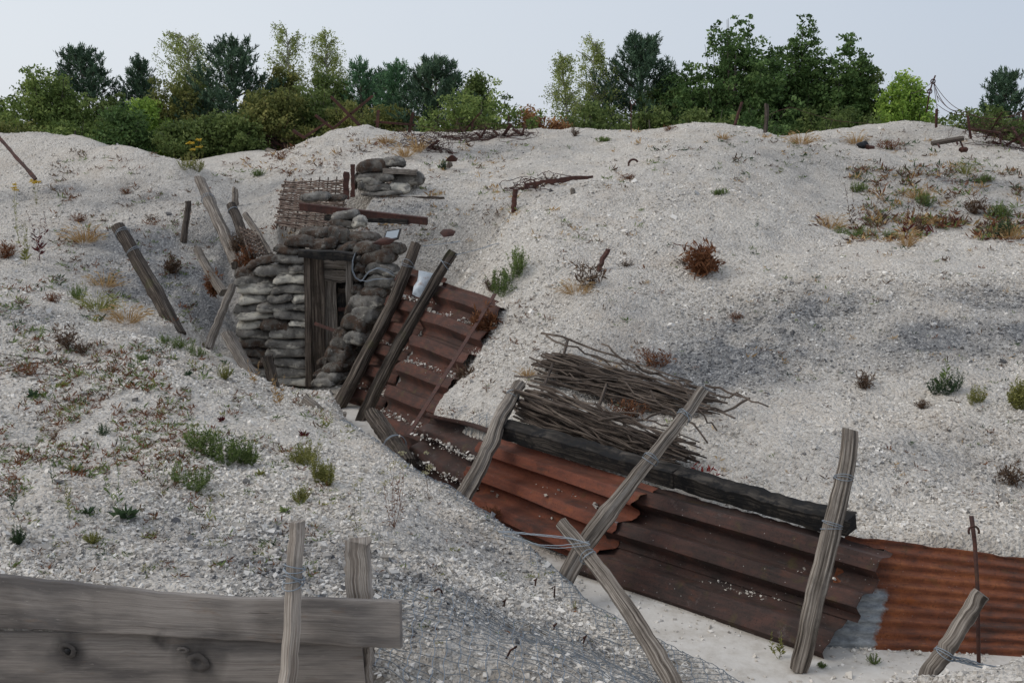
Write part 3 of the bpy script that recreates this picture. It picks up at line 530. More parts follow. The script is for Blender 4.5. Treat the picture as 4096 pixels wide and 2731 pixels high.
# cracked post crossing the dark brown sheet
post([aY(Z7, (1085, 850), 9.45), aY(Z7, (1250, 560), 9.6), aY(Z7, (1370, 270), 9.9), aY(Z7, (1530, -30), 10.3)], [.066, .062, .06, .05], 'post', 'cracked grey post with dark knots leaning over the left end of the charred beam', wires=(.9,), lump=.12, group=G1, knots=((.45, .15), (.75, .12)))
# long bent post across the charred beam
post([aY(ZW, (760, 1990), 7.95), aY(ZW, (1010, 1560), 8.1), aY(ZW, (1500, 950), 8.35), aY(ZW, (1950, 340), 8.75)], [.073, .074, .054, .049], 'post', 'long bent grey post leaning across the charred beam and the red sheet', wires=(.42 + .2, .84), lump=.10, group=G1, knots=((.3, .16), (.33, .1)))
post([at(3195, 2680, 6.92), at(3240, 2440, 6.95), at(3310, 2200, 7.05), at(3350, 2000, 7.1), at(3400, 1716, 7.2)], [.056, .060, .062, .054, .049], 'post', 'crooked pale brown upright post standing on the floor before the dark sheets', wires=(.62, .82), lump=.12, group=G1)
post([at(2722, 2800, 5.75), at(2500, 2430, 6.28), at(2245, 2095, 6.9)], [.056, .050, .042], 'post', 'straight hewn grey post rising from the bottom edge, tied with barbed wire, leaning left', wires=(.78,), lump=.10, n=9, group=G1)
post([at(3660, 2790, 5.6), at(3930, 2375, 5.75)], [.05, .046], 'post', 'short leaning grey post in the bottom right corner with twisted wire', wires=(.42,), lump=.10, n=9, group=G1)
post([aY(Z7, (650, 610), 10.95), aY(Z7, (530, 430), 11.4), aY(Z7, (390, 222), 11.9)], [.11, .105, .10], 'post_dark', 'thick split stump with a wire loop below the two dark leaning posts', wires=(.42,), lump=.10, group=G1, cut=.6)
def hewn(p0, p1, w, t, up, mat, label, name='plank', cat='plank', edge=None, parent=None, jit=.006, seg=24, group=None, wave=.01):
    p0, p1, up = [np.asarray(q, float) for q in (p0, p1, up)]; T = nrm(p1 - p0); up = nrm(up - T * np.dot(up, T)); N = np.cross(T, up); L = np.linalg.norm(p1 - p0); m = MB(); V = []; UV = []; o = RNG.random() * 9
    rg = np.random.default_rng(int(abs(p0[0] * 1e3) + abs(p0[2]) * 991)); e = [np.cumsum(rg.normal(size=seg + 1)) * wave * .35 for _ in range(4)]; e = [q - np.linspace(q[0], q[-1], seg + 1) for q in e]
    C = [(-1, -1), (-.94, -1), (.94, -1), (1, -1), (1, 1), (.94, 1), (-.94, 1), (-1, 1)]
    for i in range(seg + 1):
        s = i / seg; ew = 0 if edge is None else np.interp(s, *edge)
        for (a, b) in C:
            top = a > 0; q = p0 + T * L * s + up * (a * w / 2 + (e[0][i] + ew if top else e[1][i])) + N * (b * t / 2 * (1 if abs(a) < .99 else .8) + e[2][i] * .4) + rg.normal(size=3) * jit * .25
            if i in (0, seg): q = q + T * rg.normal() * jit
            V.append(q); UV.append((o + a * w / 2 + b * .01, o + L * s, 0))
    F = [(i * 8 + k, i * 8 + (k + 1) % 8, (i + 1) * 8 + (k + 1) % 8, (i + 1) * 8 + k) for i in range(seg) for k in range(8)] + [tuple(range(7, -1, -1)), tuple(seg * 8 + k for k in range(8))]
    m.add(V, F, UV); ob = m.build(name, M[mat], parent, sharp=32)
    return tag(ob, label, cat, group) if parent is None else ob
# charred squared beam along the top of the sheets
bm = thing('charred_beam', 'long blackened squared beam lying along the top of the red and plum sheets', 'beam', aY(ZW, (260, 670), 9.95))
BE0, BE1 = aY(ZW, (250, 675), 9.95), aY(Z6, (745, 650), 7.52)
hewn(BE0, BE0 + (BE1 - BE0) * .565, .155, .14, (.05, -.45, .9), 'beam_char', None, 'timber', parent=bm, jit=.012, wave=.012)
hewn(BE0 + (BE1 - BE0) * .568, BE1, .145, .14, (.05, -.45, .9), 'beam_char', None, 'timber', parent=bm, jit=.012, wave=.012)
# iron strip over the sheets
def strip(pts, w, t, label, name='iron_strip', cat='iron strip', nor=(-.6, -.75, .3), mat='iron', parent=None):
    m = MB(); pts = np.array(pts)
    for a, b in zip(pts[:-1], pts[1:]):
        T = b - a; N = nrm(nor); U = nrm(np.cross(T, N)); m.box((a + b) / 2, T / 2, U * w / 2, N * t / 2, .001)
    o = m.build(name, M[mat], parent, smooth=False); return tag(o, label, cat) if parent is None else o
strip([aY(Z2, (2215, 440), 13.15), aZ(Z2, (1600, 1570), .35) + np.array((-.08, -.1, .06))], .055, .012, 'thin rusty iron strip running slantwise down the curved rusty sheets')
# planks bottom left
PL = 'boards holding back the bank at the bottom left'
e1 = ([0, .2, .35, .55, .72, .85, 1], [.045, .05, .035, -.005, -.015, .0, .0])
hewn(at(-420, 2400, 5.42), at(1604, 2495, 4.86), .225, .045, (0, .1, 1), 'plank', 'upper grey board with a wavy top edge at the bottom left', cat='board', edge=e1, jit=.003, seg=40, wave=.006, group=PL)
lo = thing('plank', 'lower wide grey board with knot holes at the bottom left', 'board', at(400, 2640, 5.3), PL)
hewn(at(-420, 2655, 5.46), at(1458, 2672, 4.945), .36, .045, (0, .1, 1), 'plank', None, 'board_face', parent=lo, jit=.003, seg=40, wave=.006)
for (kx, ky, rr_, Yk) in ((268, 2600, .024, 5.222), (790, 2650, .03, 5.082), (730, 2600, .013, 5.098)):
    c = at(kx, ky, Yk); m = MB(); n_k = 22; V = [c + np.array((0, .006, 0))]; UV = [(0, 0, 0)]
    for q, (r_, dy) in enumerate(((.45, .010), (.7, .002), (1.0, -.004), (1.35, -.003), (1.8, .004))):
        for k in range(n_k):
            t = 2 * math.pi * k / n_k; rj = rr_ * r_ * (1 + .12 * math.sin(2 * t + kx) + .05 * RNG.normal()); V.append(c + np.array((rj * math.cos(t) * 1.3, dy - .275 * rj * math.cos(t) * 1.3, rj * math.sin(t) * .8))); UV.append((rj * math.sin(t) + kx, rj * math.cos(t), 0))
    F = [(0, 1 + k, 1 + (k + 1) % n_k) for k in range(n_k)] + [(1 + q * n_k + k, 1 + (q + 1) * n_k + k, 1 + (q + 1) * n_k + (k + 1) % n_k, 1 + q * n_k + (k + 1) % n_k) for q in range(4) for k in range(n_k)]
    m.add(V, F, UV); m.build('knot', M['plank'], lo)
    if kx < 500: m = MB(); m.tube([c + np.array((0.006, .004, -.004)), c + np.array((.006, -.0075, -.004))], .016, 12, lump=.12); m.build('knot_hole', M['black'], lo)
post([at(1135, 2850, 4.72), at(1165, 2450, 4.74), at(1190, 2085, 4.78)], [.046, .042, .038], 'post_pale', 'upright split grey post before the boards, wrapped in barbed wire', 'upright_post', n=8, lump=.10, wires=(.78, .755), squash=.8)
hewn(at(1432, 2790, 5.08), at(1432, 2165, 5.12), .115, .06, (1, -.19, 0), 'post_pale', 'pale bare flat stake standing behind the boards', 'stake', 'stake', jit=.012, wave=.012)
hewn(at(1468, 2800, 4.98), at(1478, 2560, 4.98), .02, .05, (1, -.19, 0), 'post_pale', 'thin pale batten at the cut end of the lower board', 'batten', 'batten')
# ---------------------------------------------------------------- leaning posts of the left branch trench
def lpost(x0, y0, x1, y1, Y0, Y1, r0, r1, label, mat='post', wires=(), name='leaning_post', **k):
    return post([D(x0, y0, Y0), D((x0 + x1) / 2, (y0 + y1) / 2, (Y0 + Y1) / 2), D(x1, y1, Y1)], [r0, (r0 + r1) / 2, r1], mat, label, name, wires=wires, group=G1, **k)
lpost(412, 772, 270, 518, 14.6, 15.5, .10, .09, 'long dark post leaning left on the grey slope of the left bank', 'post_dark', (.95, .78), knots=((.4, .15),))
lpost(545, 610, 458, 412, 17.2, 19.2, .10, .085, 'thick notched post leaning left at the mouth of the branch trench', 'post', (.78,), knots=((.72, .25),), cut=.5)
lpost(572, 590, 530, 470, 17.4, 18.4, .075, .07, 'shorter notched post beside the thick one in the branch trench', 'post_dark', (.9,))
lpost(621, 586, 562, 492, 17.0, 17.9, .05, .045, 'slim pale pole leaning over the woven hurdle in the branch trench', 'post')
lpost(422, 556, 432, 462, 18.3, 18.4, .055, .05, 'thin upright brown stake on the left bank', 'post_dark')
lpost(512, 672, 452, 572, 15.8, 16.6, .065, .055, 'weathered post hung with rusty dry weed, left of the sandbag wall', 'post')
lpost(478, 800, 534, 655, 14.9, 15.45, .06, .05, 'grey pole leaning right against the sandbag wall corner', 'post')
lpost(590, 880, 520, 765, 13.6, 14.0, .085, .085, 'broken flat post leaning left in front of the lowest sandbags', 'post', squash=.55)
lpost(628, 905, 604, 820, 13.2, 13.3, .035, .035, 'left one of two thin stakes before the sandbags', 'post_dark')
lpost(640, 910, 618, 815, 13.1, 13.2, .045, .04, 'right one of two thin stakes before the sandbags', 'post_dark')
lpost(770, 975, 700, 915, 11.9, 12.3, .075, .07, 'short split stump leaning left at the rim, below the door', 'post', squash=.6, cut=.8)
lpost(541, 470, 541, 432, 20.2, 20.2, .06, .05, 'small stump post in the hollow behind the branch trench', 'post')
lpost(1310, 472, 1316, 434, 16.0, 16.0, .035, .035, 'small grey stake on the middle slope crest', 'post')
lpost(1180, 488, 1184, 434, 16.2, 16.2, .035, .035, 'short rusty picket on the middle slope beside the wire heap', 'iron')
lpost(1374, 625, 1398, 572, 13.4, 13.55, .03, .028, 'small tilted rusty picket on the right slope among dry weeds', 'iron')
hewn(D(796, 458, 18.3), D(796, 395, 18.3), .09, .03, (1, 0, 0), 'iron', 'shorter of two rusty pickets beside the upper sandbag pile', 'iron_picket', 'picket')
hewn(D(810, 452, 18.3), D(810, 378, 18.3), .08, .03, (1, 0, 0), 'iron', 'taller of two rusty pickets beside the upper sandbag pile', 'iron_picket', 'picket')
# ---------------------------------------------------------------- sandbags
def bag_mat(name, c0, c1, c2, pale, brown):
    m, n, b = new_mat(name, .96); p = posn(n); tc = n.nodes.new('ShaderNodeTexCoord'); ob = tc.outputs['Object']
    of = n.nodes.new('ShaderNodeVectorMath'); of.operation = 'ADD'; n.links.new(ob, of.inputs[0]); sc_ = n.nodes.new('ShaderNodeCombineXYZ')
    rr = math_(n, 'MULTIPLY', orand(n), 37.0); [n.links.new(rr, sc_.inputs[k]) for k in range(3)]; n.links.new(sc_.outputs[0], of.inputs[1]); v = of.outputs[0]
    a = noise(n, v, 5, 5, .65); col = rampn(n, a, [(.32, c0), (.5, c1), (.68, c2)])
    sz = n.nodes.new('ShaderNodeSeparateXYZ'); n.links.new(ob, sz.inputs[0]); big = math_(n, 'ADD', noise(n, scalev(n, v, (1, 1, 2.6)), 3.4, 4, .6), math_(n, 'MULTIPLY', sz.outputs[2], -1.3)); col = mixc(n, col, pale[0], mapr(n, big, pale[1], pale[1] + .06, 0, pale[2]))
    col = mixc(n, col, (.060, .036, .024), mapr(n, noise(n, v, 8, 5, .7), .60 - brown, .70 - brown, 0, .85))
    col = mixc(n, col, (.42, .41, .385), mapr(n, noise(n, v, 42, 3, .7), .64, .70, 0, .75))
    col = mixc(n, col, (.02, .018, .016), mapr(n, noise(n, v, 22, 5, .75), .57, .70, 0, .85))
    n.links.new(col, b.inputs['Base Color']); bump(n, b, math_(n, 'ADD', noise(n, v, 70, 3, .7), math_(n, 'MULTIPLY', a, 2.0)), .75, .012); return m
M['bag_dark'] = bag_mat('soot_dark_sacking', (.05, .044, .038), (.105, .095, .084), (.19, .178, .16), ((.30, .285, .255), .60, .6), .15)
M['bag_mid'] = bag_mat('grey_sacking', (.07, .065, .058), (.15, .14, .127), (.26, .247, .225), ((.40, .375, .325), .55, .8), .01)
M['bag_pale'] = bag_mat('pale_sacking', (.11, .105, .095), (.27, .255, .23), (.40, .38, .34), ((.58, .545, .47), .42, .9), -.03)
ORD = 'lowest second third fourth fifth sixth seventh eighth ninth tenth eleventh twelfth thirteenth fourteenth fifteenth'.split()
GB = 'sandbags built into the dugout front'
def bag(zf, box, Y, mat, label, group=GB, depth=.40, yaw=0., tilt=0., ear=1.0, torn=0.):
    x0, y0, x1, y1 = box; a = at(*zf(x0, (y0 + y1) / 2), Y); b = at(*zf(x1, (y0 + y1) / 2), Y); t = at(*zf((x0 + x1) / 2, y0), Y); u = at(*zf((x0 + x1) / 2, y1), Y)
    L = np.linalg.norm(b - a) / 2 * 1.06; H = max(.05, (t[2] - u[2]) / 2 * 1.07); c = (a + b) / 2 + np.array((0, depth * .42, 0)); rg = np.random.default_rng(int(x0 * 7 + y0 * 13)); ns, nt_ = 22, 20; V = []; sk = rg.normal(size=6) * .12
    ph = rg.random(4) * 6.28
    for i in range(ns + 1):
        s = -1 + 2 * i / ns; s = math.sin(s * math.pi / 2) if abs(s) < 1 else s
        h = max(.10, (1 - abs(s) ** 7)) ** .5; w = (1 - .16 * abs(s) ** 4) 
        for k in range(nt_):
            th = 2 * math.pi * k / nt_; ct, st = math.cos(th), math.sin(th); e = .72
            y = math.copysign(abs(ct) ** e, ct) * w; z = math.copysign(abs(st) ** e, st) * h
            if z < 0: z *= .88
            cr = .06 * math.sin(7 * th + ph[0]) * abs(s) ** 5 + .055 * math.sin(2 * th + 3 * s + ph[1]) + .05 * math.sin(5 * s + th + ph[2]) + .03 * math.sin(11 * s + 3 * th + ph[3]) * (1 - abs(s))
            seam = .18 * math.exp(-((th - 3.60) / .16) ** 2); cr += .045 * math.sin(23 * s + 2 * math.sin(3 * th + ph[1])) * (abs(s) ** 2) + .03 * math.sin(9 * th + 14 * s); r_ = 1 + cr + seam
            V.append((s * L * (1 + .02 * cr), y * r_ * depth / 2, z * r_ * H - .10 * H * s * s + sk[0] * H * s + .15 * H * math.sin(2.2 * s + ph[0])))
    V = np.array(V); V += rg.normal(size=V.shape) * .004; cy, sy = math.cos(yaw), math.sin(yaw); cz, sz = math.cos(tilt), math.sin(tilt)
    x, y, z = V.T; x, z = x * cz - z * sz, x * sz + z * cz; x, y = x * cy - y * sy, x * sy + y * cy; V = np.stack([x, y, z], 1)
    F = [(i * nt_ + k, (i + 1) * nt_ + k, (i + 1) * nt_ + (k + 1) % nt_, i * nt_ + (k + 1) % nt_) for i in range(ns) for k in range(nt_)] + [tuple(range(nt_)), tuple(ns * nt_ + k for k in range(nt_ - 1, -1, -1))]
    m = MB(); m.add(V + c, F); o = m.build('sandbag', M['bag_' + mat], origin=c); return tag(o, label, 'sandbag', group)
def wallY(x, y): return 15.52 + max(0, (520 - x)) / 360 * .35 + (1 - (y - 60) / 1100) * .22
inner = [((490,1095,780,1172),'pale'),((480,1005,775,1110),'mid'),((475,945,760,1030),'mid'),((420,858,760,955),'mid'),((420,798,750,880),'mid'),((450,700,765,810),'mid'),((598,652,757,708),'pale'),((480,578,757,658),'mid'),((565,518,750,580),'mid'),((620,440,748,522),'pale'),((460,376,744,452),'mid'),((480,288,737,377),'pale'),((590,210,737,297),'mid'),((470,133,727,217),'mid'),((480,66,692,137),'dark')]
for k, (b, mt) in enumerate(inner): bag(Z2, b, wallY((b[0] + b[2]) / 2, b[1]), mt, ('lowest pale sandbag on the floor against the left door post' if k == 0 else 'topmost sandbag, under the lintel end, against the left door post' if k == len(inner) - 1 else '%s sandbag up from the floor in the column against the left door post' % ORD[k]), tilt=RNG.normal() * .02)
outer = [((330,1090,500,1152),'mid'),((290,1020,480,1092),'mid'),((240,938,440,1022),'dark'),((205,866,425,945),'dark'),((195,783,430,880),'dark'),((178,723,452,802),'mid'),((183,653,395,727),'pale'),((188,588,492,657),'pale'),((158,523,368,612),'mid'),((198,450,434,532),'pale'),((203,348,492,462),'pale'),((163,303,482,392),'mid'),((163,238,347,337),'dark'),((258,165,482,235),'dark')]
for k, (b, mt) in enumerate(outer): bag(Z2, b, wallY((b[0] + b[2]) / 2, b[1]), mt, ('lowest sandbag' if k == 0 else 'topmost slanting sandbag' if k == 13 else '%s sandbag up' % ORD[k]) + ' at the outer left end of the dugout wall', tilt=(.22 if k == 13 else .14 if k in (8, 12) else .06 if k in (10, 11) else RNG.normal() * .02), yaw=.15 if b[0] < 200 else 0)
for b, mt, lb in [((376,646,604,747),'dark','dark bulging sandbag wedged mid-wall between a pale small bag and a pale long one'),((348,513,598,602),'mid','grey sandbag in the middle of the wall, fitted between two bags of its course'),((428,443,628,517),'mid','short grey sandbag in the middle of the wall above the other middle ones'),((333,218,614,307),'mid','long grey sandbag with a white end high in the middle of the wall'),((95,895,225,985),'dark','brown sandbag half hidden at the far left foot of the wall')]:
    bag(Z2, b, wallY((b[0] + b[2]) / 2, b[1]) - .02, mt, lb)
lint = [((938,638,1192,738),'dark','left sandbag lying directly on the lintel'),((1158,652,1372,768),'dark','middle sandbag lying directly on the lintel'),((1368,698,1548,772),'dark','right sandbag lying directly on the lintel'),((1068,558,1312,660),'dark','left sandbag in the second layer over the lintel, edged with brown moss'),((1298,556,1480,705),'dark','plump mossy sandbag in the middle of the second layer over the lintel'),((1458,606,1735,703),'dark','right sandbag in the second layer over the lintel, beside the solar lamp')]
for k, (b, mt, lb) in enumerate(lint): bag(Z1, b, 15.72 + .22 * (k > 2), mt, lb, yaw=RNG.normal() * .06)
for b, Y, mt, lb in [((1338,418,1552,502),16.35,'mid','upper grey rounded sandbag under the rusty rail'),((1308,488,1530,572),16.3,'dark','lower dark sandbag under the rusty rail'),((1512,465,1622,572),16.25,'pale','short pale sandbag end under the rusty rail'),((1075,258,1305,338),17.15,'mid','mossy sandbag lying on the left end of the rusty rail'),((1280,275,1445,332),17.3,'dark','flat dark sandbag behind the mossy one on the rusty rail')]:
    bag(Z1, b, Y, mt, lb, 'sandbags on the dugout roof')
rw = [((1543,690,1760,810),15.62,'dark','top sandbag of the stack right of the door, below the rusty pan'),((1740,700,1945,800),15.7,'dark','tattered sandbag trailing off to the right at the top of the stack'),((1608,760,1862,892),15.5,'dark','gathered sandbag with a knotted mouth, near the top right of the door'),((1528,803,1612,882),15.6,'dark','small bag end beside the knotted sandbag, touching the right door post'),((1648,868,1885,982),15.42,'mid','grey sandbag crossed by loose wire, right of the door'),((1556,868,1648,952),15.5,'dark','round bag end left of the wire-crossed sandbag'),((1516,885,1562,952),15.6,'dark','narrow bag end squeezed by the right door post'),((1638,978,1865,1092),15.35,'mid','broad grey sandbag under the loose wire, right of the door'),((1528,938,1642,1025),15.5,'dark','bag end behind the loop of loose wire'),((1608,1073,1815,1167),15.25,'dark','sandbag with its mouth end forward, below the broad grey one'),((1523,1043,1617,1142),15.45,'dark','torn bag end beside the right door post at mid height')]
for b, Y, mt, lb in rw: bag(Z1, b, Y, mt, lb, yaw=-.25)
rw2 = [((1088,455,1335,590),15.15,'mid','wide lichen-spotted sandbag with a brick on it, right of the door'),((1063,528,1135,625),15.2,'dark','small pointed bag end under the lichen-spotted one'),((1105,558,1285,692),15.02,'mid','pale-cornered grey sandbag halfway down the right stack'),((1028,622,1235,748),14.98,'dark','sandbag with a dark open mouth in the right stack'),((978,722,1080,803),15.0,'dark','small pointed bag end above the flattened ones on the right'),((1043,748,1205,860),14.88,'mid','short grey sandbag by the thick leaning post, lower right stack'),((943,788,1095,905),14.9,'dark','sandbag with torn corner in the lower right stack'),((905,868,1080,1012),14.8,'dark','sagging sandbag, fourth from the floor on the right'),((848,945,935,1012),14.86,'dark','small bag ear sticking out left, low in the right stack'),((870,982,1060,1080),14.72,'dark','flat sandbag, third from the floor on the right'),((818,1050,905,1105),14.78,'dark','bag ear sticking out left near the floor'),((835,1062,1025,1145),14.66,'mid','second sandbag from the floor on the right'),((800,1108,975,1185),14.6,'mid','lowest sandbag of the right stack, on the floor')]
for b, Y, mt, lb in rw2: bag(Z2, b, Y, mt, lb, yaw=-.35, tilt=RNG.normal() * .05)
ZU = zoomer(1350, 0, 1.68); YU = ground_hit(*ZU(290, 1318))[1] - .03 - 18.15; GU = 'sandbags of the upper pile'
for b, Y, mt, lb in [((128,1075,320,1172),18.35,'dark','tattered blackened sandbag on top left of the upper pile'),((300,1058,445,1132),18.4,'mid','rounded grey sandbag on top right of the upper pile'),((128,1158,372,1235),18.3,'mid','long sandbag with rusty stain in the middle of the upper pile'),((368,1160,570,1258),18.45,'mid','big grey sandbag at the right end of the upper pile'),((195,1208,302,1258),18.25,'mid','small sandbag in the heart of the upper pile'),((185,1238,352,1295),18.2,'mid','grey sandbag low in the upper pile'),((343,1228,482,1305),18.3,'pale','pale sandbag low at the right of the upper pile'),((133,1208,202,1292),18.28,'mid','upright bag end at the lower left of the upper pile'),((165,1282,425,1320),18.15,'mid','flat bottom sandbag of the upper pile'),((108,1170,142,1270),18.35,'dark','narrow dark bag edge beside the pickets in the upper pile')]:
    bag(ZU, b, Y + YU, mt, lb, GU)
hewn(at(*ZU(310, 1150), 18.42 + YU), at(*ZU(535, 1158), 18.42 + YU), .10, .3, (0, 0, 1), 'post', 'short thick grey board between the sandbags of the upper pile', 'board', 'board')
# ---------------------------------------------------------------- dugout door
fr = thing('door_frame', 'timber door frame of the dugout between the sandbag walls', 'door frame', aZ(Z2, (900, 1165), 0) + np.array((0, .3, 0)))
def pl(z, p0, p1, Y, w, t, mat, name, parent, up=None, label=None, Y1=None): 
    a, b = aY(z, p0, Y), aY(z, p1, Y1 or Y); o = hewn(a, b, w, t, up if up else (1, 0, 0), mat, None, name, parent=parent, jit=.004, wave=.008); 
    if label: o['label'] = label
    return o
px_ = 15.6 / (FPX * 1.96)
pl(Z2, (760, 1165), (745, 140), 15.50, .095, .12, 'door', 'jamb', fr); pl(Z2, (1072, 760), (1075, 170), 15.52, .085, .14, 'post', 'jamb', fr)
pl(Z2, (838, 1165), (815, 165), 15.66, .20, .05, 'door', 'jamb_lining', fr)
pl(Z2, (688, 122), (1122, 150), 15.40, .10, .26, 'beam_char', 'lintel', fr, (0, 0, 1), 'charred black lintel')
pl(Z2, (855, 215), (1058, 215), 15.72, .13, .05, 'post', 'head_board', fr, (0, 0, 1)); pl(Z2, (850, 292), (1060, 308), 15.70, .15, .06, 'post', 'head_board', fr, (0, 0, 1))
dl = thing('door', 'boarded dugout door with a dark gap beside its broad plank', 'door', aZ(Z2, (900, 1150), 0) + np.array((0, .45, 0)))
pl(Z2, (935, 1150), (915, 310), 15.80, .22, .045, 'post', 'plank', dl); pl(Z2, (1015, 1150), (1012, 440), 15.86, .13, .04, 'beam_char', 'plank', dl); pl(Z2, (1075, 1150), (1070, 440), 15.88, .13, .04, 'beam_char', 'plank', dl)  # rear planks blackened in colour to paint the shade of the doorway gap
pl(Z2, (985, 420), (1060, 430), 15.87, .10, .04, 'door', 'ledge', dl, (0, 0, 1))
m = MB(); m.box(aY(Z2, (945, 660), 15.98) , (.5, 0, 0), (0, .02, 0), (0, 0, 1.05)); m.build('dark_gap_backing', M['beam_char'], dl, smooth=False)  # dark board added to stand in for the unlit gap behind the door
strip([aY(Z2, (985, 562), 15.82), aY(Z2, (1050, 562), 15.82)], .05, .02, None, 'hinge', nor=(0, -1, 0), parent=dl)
strip([aY(Z2, (800, 672), 15.38), aY(Z2, (1010, 748), 15.05)], .045, .02, 'rusty flat iron bar slanting across the dugout doorway', 'iron_bar', 'iron bar', nor=(0, -1, .1))
# step and low wall at the door foot
hewn(aZ(Z2, (770, 1320), .05), aZ(Z2, (960, 1300), .05), .13, .25, (0, 0, 1), 'beam_char', 'blackened step timber on the trench floor before the door', 'step', 'step', wave=.02)
# ---------------------------------------------------------------- rail, lamp, pan, wires
rl = MB(); a, b = aY(Z1, (1072, 352), 17.0), aY(Z1, (2160, 478), 16.75); T = (b - a) / 2; c = (a + b) / 2
rl.box(c, T, (0, .10, 0), (0, 0, .012)); rl.box(c + np.array((0, -.085, -.045)), T * .999, (0, .012, 0), (0, 0, .055)); rl.box(c + np.array((0, .085, -.045)), T * .998, (0, .012, 0), (0, 0, .055)); tag(rl.build('iron_rail', M['iron'], smooth=False), 'long rusty channel rail jutting from the chalk over the dugout roof', 'rail')
hewn(aY(Z1, (1300, 470), 17.0), aY(Z1, (2000, 505), 16.8), .08, .3, (0, 0, 1), 'beam_char', 'dark timber in the shadow under the rusty rail', 'timber', 'timber')
lamp = thing('solar_lamp', 'small black framed solar lamp on the sandbags above the door', 'lamp', aY(Z1, (1860, 640), 15.75))
c = aY(Z1, (1858, 622), 15.8); ux, uy = nrm((1, -.2, .18)), nrm((.15, .55, .6)); un = nrm(np.cross(ux, uy)); m = MB(); m.box(c, ux * .115, uy * .095, un * .012); m.build('frame', M['black'], lamp, smooth=False); m = MB(); m.box(c + un * .0135, ux * .095, uy * .072, un * .002); m.build('panel', M['glass'], lamp, smooth=False)
def shell(z, pts, Y, th, mat, name, label, cat, bulge=.03, slope=.4):
    P = [np.array(aY(z, p, Y)) for p in pts]; c = sum(P) / len(P); m = MB(); V = []; n = len(P); rings = 5
    for k in range(rings + 1):
        for p in P: q = c + (p - c) * k / rings; q = q + np.array((0, (q[2] - c[2]) * slope, 0)) + np.array((0, -bulge, bulge * .5)) * (1 - (k / rings) ** 2); V.append(q)
    F = [(k * n + i, k * n + (i + 1) % n, (k + 1) * n + (i + 1) % n, (k + 1) * n + i) for k in range(rings) for i in range(n)]; b0 = len(V); V2 = [v + np.array((0, th, -th * .3)) for v in V]; F += [tuple(b0 + i for i in f[::-1]) for f in F]
    F += [(rings * n + (i + 1) % n, rings * n + i, b0 + rings * n + i, b0 + rings * n + (i + 1) % n) for i in range(n)]
    m.add(V + V2, F, [(v[0], v[2], 0) for v in V + V2]); return tag(m.build(name, M[mat], sharp=40), label, cat)
shell(Z1, [(1690,690),(1750,650),(1800,640),(1890,660),(1850,690),(1830,700),(1760,705)], 15.45, .01, 'iron', 'rusty_pan', 'crushed rusty pan lying on the sandbags below the solar lamp', 'pan', .05, 1.2)
shell(Z2, [(1612,265),(1650,270),(1740,290),(1720,360),(1690,420),(1655,470),(1600,455),(1570,440),(1578,380),(1605,340)], 14.3, .006, 'tin', 'tin_scrap', 'bent pale grey tin scrap between the two dark leaning posts', 'tin scrap', .05, .6)
shell(Z1, [(2262,600),(2290,575),(2352,570),(2400,590),(2380,625),(2300,635)], 15.4, .01, 'iron', 'rusty_fragment', 'flat rusty iron fragment on the chalk right of the dugout roof', 'iron fragment', .03, 1.2)
shell(ZU, [(725,1082),(750,1058),(785,1052),(808,1068),(800,1084),(760,1086)], 21.4, .02, 'iron', 'rusty_helmet', 'rusty dome like a helmet lying below the wire tangle', 'helmet', .15, .8)
shell(ZU, [(728,1115),(748,1096),(770,1096),(775,1112),(755,1128),(735,1126)], 21.0, .03, 'post', 'stone', 'brown rock just under the rusty dome on the slope', 'rock', .12, .8)
def cable(pts, r, mat, label, name='loose_wire', cat='wire', n=4, twist=0):
    P = np.array(pts); L = np.r_[0, np.cumsum(np.linalg.norm(np.diff(P, axis=0), axis=1))]; s = np.linspace(0, L[-1], 12 * len(P)); Q = np.stack([np.interp(s, L, P[:, k]) for k in range(3)], 1)
    for _ in range(3): Q[1:-1] = (Q[:-2] + 2 * Q[1:-1] + Q[2:]) / 4
    m = MB()
    for o in range(max(1, twist)): m.tube(Q + RNG.normal(size=3) * r * (2.2 if twist else 0) + (np.cumsum(RNG.normal(size=Q.shape), 0) * r * .25 if twist else 0), r, n, False)
    return tag(m.build(name, M[mat]), label, cat)
cable([aY(Z1, p, 15.25) for p in [(1540,780),(1520,840),(1515,920),(1540,985),(1590,1020),(1650,940),(1720,905),(1800,925),(1870,965)]], .0038, 'wire', 'looped grey wire hanging over the sandbags right of the door', twist=3)
cable([aY(Z1, p, 15.2) for p in [(1590,1010),(1640,1020),(1720,1000),(1860,995)]], .0038, 'wire', 'short grey wire branching off across the broad sandbag', twist=2)
# ---------------------------------------------------------------- trees and bushes
def leaves(name, P, size, asp, tone, mat, parent=None, U=None, label=None):
    n = len(P); d = RNG.normal(size=(n, 3)) if U is None else U + RNG.normal(size=(n, 3)) * .25; d /= np.linalg.norm(d, axis=1)[:, None] + 1e-9
    r = RNG.normal(size=(n, 3)); s = np.cross(d, r); s /= np.linalg.norm(s, axis=1)[:, None] + 1e-9; k = np.cross(d, s); L = (size * (.6 + .8 * RNG.random(n)))[:, None]; W = L * asp
    V = np.stack([P - d * L * .5, P + s * W * .5 + k * W * .12, P + d * L * .5, P - s * W * .5 + k * W * .12], 1); o = np.zeros(3) if parent is None else np.array(parent['_o'])
    ob = fast_mesh(name, (V - o).reshape(-1, 3), np.arange(n * 4).reshape(-1, 4), mat, [('tone', np.repeat(tone, 4))], smooth=False)
    if parent is not None: ob.parent = parent
    ob['_o'] = [float(q) for q in o]; return ob
